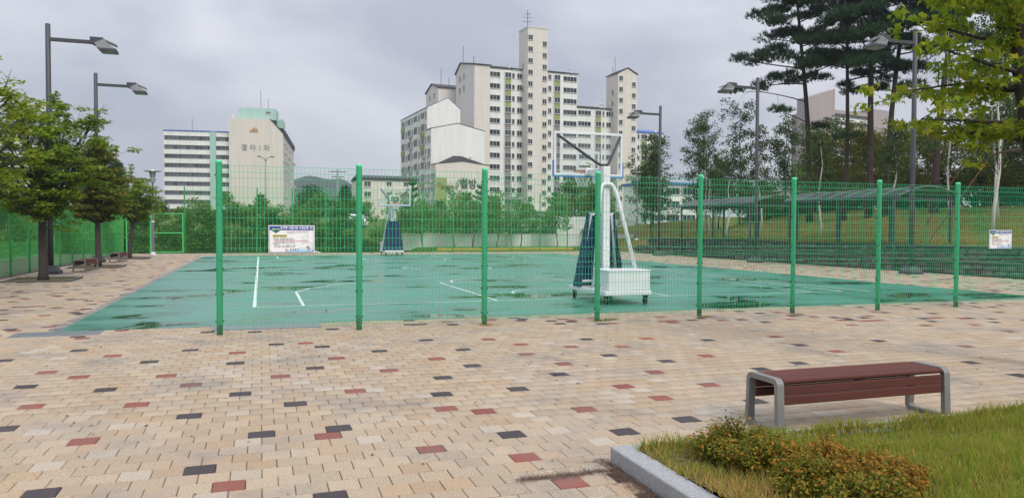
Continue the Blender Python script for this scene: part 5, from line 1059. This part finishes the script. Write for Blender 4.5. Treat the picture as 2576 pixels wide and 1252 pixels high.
block(cb, 3.91, 9.1, -3, 2.5, ZB, 38.1, 'cream', 'stair_tower'); gable(cb, 3.91, 9.1, -3, 2.5, 38.12, 39.5, 'roof', 'b', .2, .2); gwall(cb, 3.91, 9.1, -3, 2.5, 38.1, 39.45, 'cream', 'b'); mast(cb, 4.2, 0, 38.3, 2); mast(cb, 5.4, 1, 38.8, 4)
for i in range(14):
    win(cb, 4.7, -3, 36.99 - PT * i, 1.05, 1.15)
    if i < 13: win(cb, 8.2, -3, 35.75 - PT * i, 1.05, 1.15)
for z in (34, 31.4, 28.8): win(cb, 3.91, -.6, z, .7, 1.1, '-x', 1)
block(cb, 9.11, 18.4, 0, 12, ZB, 24.9, 'bwhite'); gable(cb, 9.2, 18.4, 0, 12, 24.92, 26.3, 'blueroof'); k = MB(); k.box(12.05, 13.9, -.19, .01, ZB, 24.5); k.build('bay_backing', MT['bwhite'], cb); vent(cb, 17.3, 1.5, 25.3)
for r in range(8):
    z = 23.95 - PT * r
    win(cb, 11.5, 0, z, .6, 1.1, panes=1); win(cb, 13.0, -.25, z, 1.6, 1.2); win(cb, 15.95, 0, z, 2.75, 1.15, panes=3)
    if r < 7: k = MB(); k.box(12.2, 13.8, -.2, 0, z - 1.93, z - .68); k.build('spandrel_panel', MT['lime' if r < 3 else 'greyp'], cb)
block(cb, 18.42, 21.5, 2, 12, ZB, 15.2, 'bwhite')
for r in range(4): win(cb, 20, 2, 14 - PT * r, 1.8, 1.3)
# entrances at the foot of the towers
for a0, a1 in ((-20.4, -13.6), (3.2, 10.2)):
    block(cb, a0, a1, -5.2, -3.01, ZB, 5.3, 'greyp', 'entrance_porch'); k = MB(); k.box(a0 - .3, a1 + .3, -5.7, -3.005, 5.31, 5.75); k.build('canopy', MT['cream'], cb); win(cb, (a0 + a1) / 2, -5.2, 3.2, 2.2, 2.8, name='entrance_door')
# long slab seen end on, stepping down towards the court
block(cb, -44.8, -33.5, -16, -13, ZB, 14.1, 'cream'); k = MB(); k.add([(-43.6, -15.7, 14.45), (-34.7, -15.7, 14.45), (-34.7, -13.02, 14.45), (-43.6, -13.02, 14.45), (-40.6, -14.3, 15.95), (-38.9, -14.3, 15.95)], [(0, 1, 5, 4), (1, 2, 5), (2, 3, 4, 5), (3, 0, 4), (3, 2, 1, 0)]); k.build('roof', MT['roof'], cb)
gable(cb, -44.8, -33.5, -16, -13.05, 14.12, 14.76, 'roof', 'b', .12, .08)
gwall(cb, -44.8, -33.5, -16, -13.05, 14.1, 14.75, 'cream', 'b')
block(cb, -44.8, -33.5, -12.99, -10.31, ZB, 21.3, 'plainwhite'); gwall(cb, -44.8, -33.5, -12.99, -10.31, 21.3, 22.6, 'plainwhite', 'b'); gable(cb, -44.8, -33.5, -12.9, -10.31, 21.31, 22.62, 'roof', 'b', .15, .1)
block(cb, -44.8, -37.8, -10.30, 11, ZB, 25.9, 'plainwhite'); gwall(cb, -44.8, -37.8, -10.30, 11, 25.9, 28.0, 'plainwhite', 'b', .62); gable(cb, -44.8, -37.8, -10.2, 11, 25.91, 28.02, 'blueroof', 'b', .12, .1, .62)
vent(cb, -37.0, -14.5, 14.8); vent(cb, -38.6, -11.5, 21.6)
block(cb, -35, -28, 14, 24, ZB, 34.6, 'cream'); gable(cb, -35, -28, 14, 24, 34.62, 36.2, 'roof'); gwall(cb, -35, -28, 14, 24, 34.6, 36.2, 'cream'); mast(cb, -33, 18, 36, 4); mast(cb, -31, 18, 36, 2)
for z in (33.2, 30.6): win(cb, -35, 17, z, .8, 1.2, '-x', 1); win(cb, -35, 20.5, z, .8, 1.2, '-x', 1)
rr_ = random.Random(4)
for bi, (b, w_) in enumerate(((-15.2, .9), (-13.9, 1.3), (-12.0, .9), (-10.9, .8), (-9.2, 1.0), (-6.9, 2.4), (-4.4, 1.0), (-1.6, 2.6), (1.0, 1.0), (3.6, 2.4), (6.0, 1.0), (8.6, 2.4))):
    zt = 13 if b < -13 else (20.2 if b < -10.3 else 24.8)
    for r in range(9):
        z = 24.55 - PT * r
        if z > zt: continue
        win(cb, -44.8, b, z, w_, 1.35, '-x', 2 if w_ < 2 else 3)
        if w_ > 2: k = MB(); k.box(-45.05, -44.81, b - w_ / 2 - .1, b + w_ / 2 + .1, z - 1.75, z - .78); k.build('balcony_front', MT['bwhite' if rr_.random() < .8 else 'lime'], cb)
        elif rr_.random() < .4: k = MB(); k.cbox(-45.5, -44.82, b + .55, b + 1.25, z - 1.2, z - .55, .04); k.build('air_conditioner', MT['acw'], cb)
k = MB(); k.box(-44.75, -42.55, -16.04, -16.005, ZB, 11.4); k.build('green_stripe', MT['lime'], cb)
ob('wall_lettering', textmesh('열방', 2.05, MT['letter'], .05, .05, 3, .95), cb, (-38.08, -16.06, 10.2))
k = MB(); k.add([(-39.3 + 1.55 * math.cos(2 * math.pi * i / 28), -16.03, 6.9 + 1.55 * math.sin(2 * math.pi * i / 28)) for i in range(28)], [tuple(range(28))]); k.build('round_emblem', mat('pale_green_print', (.44, .50, .33), .8), cb)
ob('emblem_lettering', textmesh('SAFE', .95, MT['letter'], .02, .02, 2), cb, (-38.9, -16.07, 7.5))

# left apartment block
lb_ = thing('apartment_building', (-8.46, 229.6, 0), 'apartment block with blank end wall, raised lettering and mint rooftop on the left', 'building', None, R(-5.7))
k = MB(); k.prism([(0, 2), (14.75, 2), (14.75, 28.4), (11.2, 32.4), (0, 32.4)], 0, 50); k.build('wall', MT['endwall'], lb_)
k = MB(); k.hexa([(11.2, -.15, 32.42), (14.8, -.15, 28.42), (14.8, 50, 28.42), (11.2, 50, 32.42), (11.3, -.15, 32.65), (15.05, -.15, 28.5), (15.05, 50, 28.5), (11.3, 50, 32.65)]); k.build('roof', MT['roof'], lb_)
block(lb_, 2.2, 12.6, 3, 12, 32.6, 35.9, 'mint', 'rooftop_room'); block(lb_, 10.4, 14.2, 8, 16, 31, 33.5, 'mint', 'rooftop_room'); win(lb_, 10.4, 3, 34.7, 1.4, .6, panes=3); mast(lb_, 8.1, 6, 35.9, 5.8, .07); mast(lb_, 10.2, 6, 35.9, 3.2, .06); vent(lb_, .9, 2, 32.4)
ob('wall_lettering', textmesh('경 아 1 차', 1.9, mat('pale_grey_lettering', (.36, .35, .34), .6), .02, .10, 2, 1.0), lb_, (7.2, -.12, 24.2))
k = MB()
for q in ([(5.6, 28.9), (6.2, 29.4), (6.6, 29.2), (7.8, 28.75), (7.8, 28.6), (5.8, 28.6)], [(6.3, 29.35), (6.9, 30.1), (7.15, 29.5), (7.3, 29.0), (6.9, 28.95)], [(7.15, 29.55), (7.5, 30.0), (8.1, 28.9), (7.6, 28.8)]): k.prism([(x - .1, z) for x, z in q], -.12, -.02)
k.build('wall_emblem', MT['gold'], lb_)
for b in range(9):
    for r in range(9):
        z = 26.6 - 2.575 * r; win(lb_, 14.75, 2.5 + b * 5.4, z, 2.6 if b % 2 else 1.4, 1.4, '+x', 2)
        if rr_.random() < .35: k = MB(); k.cbox(14.78, 15.5, 4.4 + b * 5.4, 5.3 + b * 5.4, z - 1.0, z - .3, .05); k.build('air_conditioner', MT['acw'], lb_)
for i in range(14): block(lb_, 13.2, 15.2, 3 + i * 3.4, 4.3 + i * 3.4, 28.2, 29.6 + .3 * (i % 2), 'roof', 'dormer')
MT['recess'] = mat('painted_balcony_shade', (.09, .09, .095), .9); block(lb_, -17.6, -.02, 2.6, 14, 2, 28.5, 'recess', 'wing_core')  # dark core colour stands in for shade in the gaps between parapet bands
for r in range(11):
    z1 = 28.5 - 2.575 * r; z0 = z1 - 1.28
    k = MB(); k.box(-17.65, -5.4, 2.05, 2.62, z0, z1); k.build('parapet_band', MT['bwhite'], lb_); k = MB(); k.box(-3.75, -.03, 2.05, 2.62, z0, z1); k.build('parapet_band', MT['bwhite'], lb_)
    if r < 10:
        for a, w_ in ((-15.75, 3.5), (-12.35, 3.2), (-9.0, 3.4), (-6.35, 1.8), (-1.9, 3.5)): win(lb_, a, 2.3, z0 - .61, w_, 1.2, panes=3, glass='stripglass')
block(lb_, -5.39, -3.76, 1.7, 3.5, 2, 28.55, 'mint', 'mint_pilaster'); k = MB(); k.box(-17.8, -.05, 1.9, 14.1, 28.52, 28.8); k.build('roof_edge', MT['blueroof'], lb_); mast(lb_, -10.8, 6, 28.7, 4, .06)

# small block in the middle distance
sb = thing('apartment_building', (19.11, 130.81, 0), 'small cream low-rise block left of the large complex', 'building', None, R(4.5))
block(sb, -2.6, 7, 0, 9, 1, 9.8, 'cream'); gable(sb, -2.6, 7, 0, 9, 9.82, 10.6, 'roof')
for r in range(4):
    z = 9.05 - 1.75 * r; win(sb, -1.75, 0, z, 1.2, .95); win(sb, 2.0, 0, z + .1, .9, .8); win(sb, 5, 0, z + .1, .9, .8)
# pink blocks behind the pines
pk = thing('apartment_building', (143.29, 163.55, 0), 'dusty pink and white banded apartment block seen behind the pines', 'building', None, R(10))
k = MB(); k.prism([(-11.5, 4), (-1.4, 4), (-1.4, 38.2), (-11.5, 35.2)], -2, 1.5); k.build('end_wall', MT['pink'], pk)
block(pk, -1.38, 14.8, 0, 12, 4, 33.2, 'greyp', 'wing_core'); block(pk, 14.82, 22.6, -1.5, 12, 4, 34.3, 'pink', 'stair_tower'); block(pk, 22.62, 48, 1, 12, 4, 18.8, 'greyp', 'wing_core')
for r in range(14):
    z1 = 33.2 - 1.95 * r; k = MB(); k.box(-1.37, 14.81, -.4, .01, z1 - .95, z1); k.build('parapet_band', MT['bwhite' if r % 5 else 'pink'], pk)
    for a in (1.3, 5.3, 9.3, 13.2): win(pk, a, 0, z1 - 1.42, 3.6, .85, panes=3, glass='stripglass')
for r in range(7):
    z1 = 18.8 - 1.95 * r; k = MB(); k.box(22.63, 48.1, .6, 1.01, z1 - .95, z1); k.build('parapet_band', MT['bwhite'], pk)
    for a in range(6): win(pk, 25 + a * 4.2, 1, z1 - 1.42, 3.8, .85, panes=3, glass='stripglass')
mast(pk, 20, 3, 34.3, 4)
# block behind the left trees
fl = thing('apartment_building', (-49.98, 185.53, 0), 'white banded apartment block half hidden behind the left trees', 'building')
block(fl, -16, 6.5, 0, 12, 2, 20.6, 'greyp', 'wing_core')
for r in range(9):
    z1 = 21.4 - 2.1 * r; k = MB(); k.box(-16.1, 6.6, -.4, .01, z1 - 1.0, z1); k.build('parapet_band', MT['bwhite' if r not in (0, 4) else 'pink'], fl)
    for a in range(6): win(fl, -14 + a * 3.8, 0, z1 - 1.55, 3.4, .95, panes=3, glass='stripglass')
lw = thing('low_building', (-40.5, 185.0, 0), 'low white building between the left trees', 'building'); block(lw, 0, 8, 0, 8, 2, 11.8, 'bwhite'); win(lw, 2.2, 0, 10.6, 1.6, 1.4); win(lw, 5.4, 0, 10.6, 1.6, 1.4); win(lw, 3.8, 0, 7.6, 4, 1.4, panes=4); k = MB(); k.box(-.2, 8.2, -.2, 8.2, 11.82, 12.1); k.build('roof', MT['roof'], lw)
l2 = thing('low_building', (-29.0, 185.0, 0), 'small grey topped low building left of the banded block', 'building'); block(l2, 0, 4.6, 0, 8, 2, 12.0, 'endwall'); win(l2, 3, 0, 10.6, 1.5, 1.6); win(l2, 1, 0, 7.8, 1.2, 1.4); k = MB(); k.box(-.2, 4.8, -.2, 8.2, 12.02, 12.3); k.build('roof', MT['roof'], l2)
# low blue roofed building right of the complex
l3 = thing('low_building', (66.0, 118.0, 0), 'long low white building with blue roof edge right of the complex', 'building', None, R(4.5)); block(l3, -2, 12, 0, 8, 1.5, 9.4, 'bwhite'); k = MB(); k.box(-2.3, 12.3, -.4, 8.3, 9.42, 9.8); k.build('roof', MT['blueroof'], l3)
for r in range(3):
    for a in range(4): win(l3, a * 3.4, 0, 8.3 - 2.4 * r, 2.8, 1.3, panes=3)

# ------------------------------------------------------------------ far street lamps, utility pole, cars
def road_lamp(u, v, H, label, double=False):
    t = thing('road_lamp', (u, v, tz(u, v) - .05), label, 'street lamp', 'distant road lamps'); k = MB(); k.lathe((0, 0, 0), [(.13, 0), (.12, H * .4), (.08, H * .41), (.06, H - .5), (.05, H)], 10); k.build('pole', MT['steel'], t)
    for s in ((-1, 1) if double else (1,)): k = MB(); k.tube([(0, 0, H - .6), (.25 * s, 0, H - .15), (.7 * s, 0, H)], .035, 6); k.hexa([(s * .55 - .05, -.13, H - .02), (s * 1.0 + .05, -.13, H - .06), (s * 1.0 + .05, .13, H - .06), (s * .55 - .05, .13, H - .02), (s * .55, -.1, H + .1), (s * 1.0, -.1, H + .06), (s * 1.0, .1, H + .06), (s * .55, .1, H + .1)]); k.build('lamp_head', MT['lamp'], t)
road_lamp(.6, 96, 8.3, 'distant double headed road lamp before the blank end wall', True); road_lamp(24.6, 84.5, 6.2, 'distant road lamp before the lettered end wall')
up_ = thing('utility_pole', (14.2, 150, 4.4), 'distant utility pole with crossarms below the hills', 'utility pole'); k = MB(); k.lathe((0, 0, 0), [(.2, 0), (.15, 8.4)], 8); k.build('pole', MT['steel'], up_)
for z, w_ in ((7.9, 1.6), (6.9, 1.2)): k = MB(); k.box(-w_, w_, -.08, .08, z, z + .14); ca = k.build('crossarm', MT['lamp'], up_); [MB().lathe((x, 0, z + .14), [(.08, 0), (.1, .15), (.05, .3)], 6).build('insulator', MT['bwhite'], ca) for x in (-w_ * .9, w_ * .5, w_ * .9)]
MT['carpaint'] = mat('white_car_paint', (.72, .73, .75), .2); MT['carglass'] = mat('car_glass', (.02, .025, .03), .05); MT['tyre'] = mat('tyre_rubber', (.02, .02, .02), .8); MT['tail'] = mat('tail_lamp', (.35, .015, .02), .3)
def car(loc, rz, label):
    c = thing('parked_car', loc, label, 'car', 'white cars parked behind the far fence', rz); prof = [(-2.2, .35), (-2.25, .62), (-2.1, .86), (-1.5, .93), (-.75, 1.36), (-.3, 1.44), (.5, 1.43), (1.0, 1.3), (1.65, .98), (2.15, .93), (2.28, .7), (2.22, .35)]
    m_ = MB(); n = len(prof); rows = []
    for y, s, zz in ((-.86, .97, 0), (-.80, 1, 0), (-.5, 1, .015), (.5, 1, .015), (.80, 1, 0), (.86, .97, 0)): rows.append([(x * s, y * (1 if z < 1 else .84), z + (zz if z > .9 else 0)) for x, z in prof])
    for r_ in rows: m_.v += r_
    m_.f = [(j * n + i, j * n + (i + 1) % n, (j + 1) * n + (i + 1) % n, (j + 1) * n + i) for j in range(5) for i in range(n)] + [tuple(range(n))[::-1], tuple(range(5 * n, 6 * n))]; m_.m = [0] * len(m_.f); m_.build('body', MT['carpaint'], c)
    for s in (-1, 1):
        k = MB(); pts = [(-1.25, .98), (-.72, 1.30), (-.3, 1.37), (.45, 1.36), (.95, 1.24), (1.4, 1.0)]; k.add([(x, s * (.875 if z < 1.05 else .765), z) for x, z in pts], [tuple(range(6)) if s < 0 else tuple(range(6))[::-1]]); k.build('side_window', MT['carglass'], c)
        for x in (-1.35, 1.35): k = MB(); k.tube([(x, s * .68, .32), (x, s * .885, .32)], .32, 16); wh = k.build('wheel', MT['tyre'], c); k = MB(); k.tube([(x, s * .886, .32), (x, s * .9, .32)], .2, 12); k.build('rim', MT['steel'], wh)
        k = MB(); k.cbox(2.12, 2.29, s * .68 - .12, s * .68 + .12, .72, .86, .02); k.build('tail_light', MT['tail'], c)
    k = MB(); k.add([(-1.40, -.70, .985), (-.78, -.62, 1.365), (-.78, .62, 1.365), (-1.40, .70, .985)], [(0, 3, 2, 1)]); k.add([(1.62, -.70, 1.02), (1.06, -.62, 1.30), (1.06, .62, 1.30), (1.62, .70, 1.02)], [(0, 1, 2, 3)]); k.build('windscreens', MT['carglass'], c); return c
car((3.1, 55.6, -1.47), 0, 'white car on the sunken road below the first notice board')
c2_ = car((23.0, 64.5, tz(23, 64.5)), R(4), 'white car above the white wall left of the near stand')
car((8.2, 76.5, tz(8.2, 76.5)), R(-60), 'white car glimpsed above the hedge left of the far stand')

# ------------------------------------------------------------------ distant wooded hills and air
MT['forest'] = mat('forest_cover', (.022, .040, .020), .95, (.010, .020, .011), .06, 6, bump=1.0, bscale=.2, coords='Object')
def hill(label, cx, cy, W, D, H, seed):
    rg = np.random.default_rng(seed); nx, ny = 70, 18; V = []
    ph = rg.uniform(0, 6, 6)
    for j in range(ny + 1):
        for i in range(nx + 1):
            x = -W / 2 + W * i / nx; y = D * j / ny; e = math.sin(math.pi * i / nx) ** .7 * math.sin(math.pi * min(1, j / ny * .9 + .02)) ** .8
            z = H * e * (.72 + .16 * math.sin(x / W * 9 + ph[0]) + .09 * math.sin(x / W * 23 + ph[1]) + .03 * math.sin(x / W * 61 + ph[2])) + rg.uniform(-.9, .9); V.append((x, y, z))
    F = [(j * (nx + 1) + i, j * (nx + 1) + i + 1, (j + 1) * (nx + 1) + i + 1, (j + 1) * (nx + 1) + i) for j in range(ny) for i in range(nx)]
    o = ob('hills', npmesh('hills', V, F, MT['forest'], True), None, (cx, cy, 3)); o['kind'] = 'structure'; return o
hill('a', 40, 640, 330, 220, 66, 1); hill('b', -260, 900, 700, 260, 52, 2); hill('c', 420, 900, 800, 300, 40, 3)
hz = MB(); hz.box(-390, 590, -50, 1400, -9, 75); hzo = hz.build('haze', []); hzo['kind'] = 'stuff'
hm = bpy.data.materials.new('haze_air'); hm.use_nodes = True; nt = hm.node_tree; nt.nodes.clear(); o_ = nt.nodes.new('ShaderNodeOutputMaterial'); pv = nt.nodes.new('ShaderNodeVolumePrincipled'); pv.inputs['Color'].default_value = (.80, .87, 1, 1); pv.inputs['Density'].default_value = .00042; pv.inputs['Anisotropy'].default_value = .2
nt.links.new(pv.outputs[0], o_.inputs['Volume']); hzo.data.materials.append(hm)
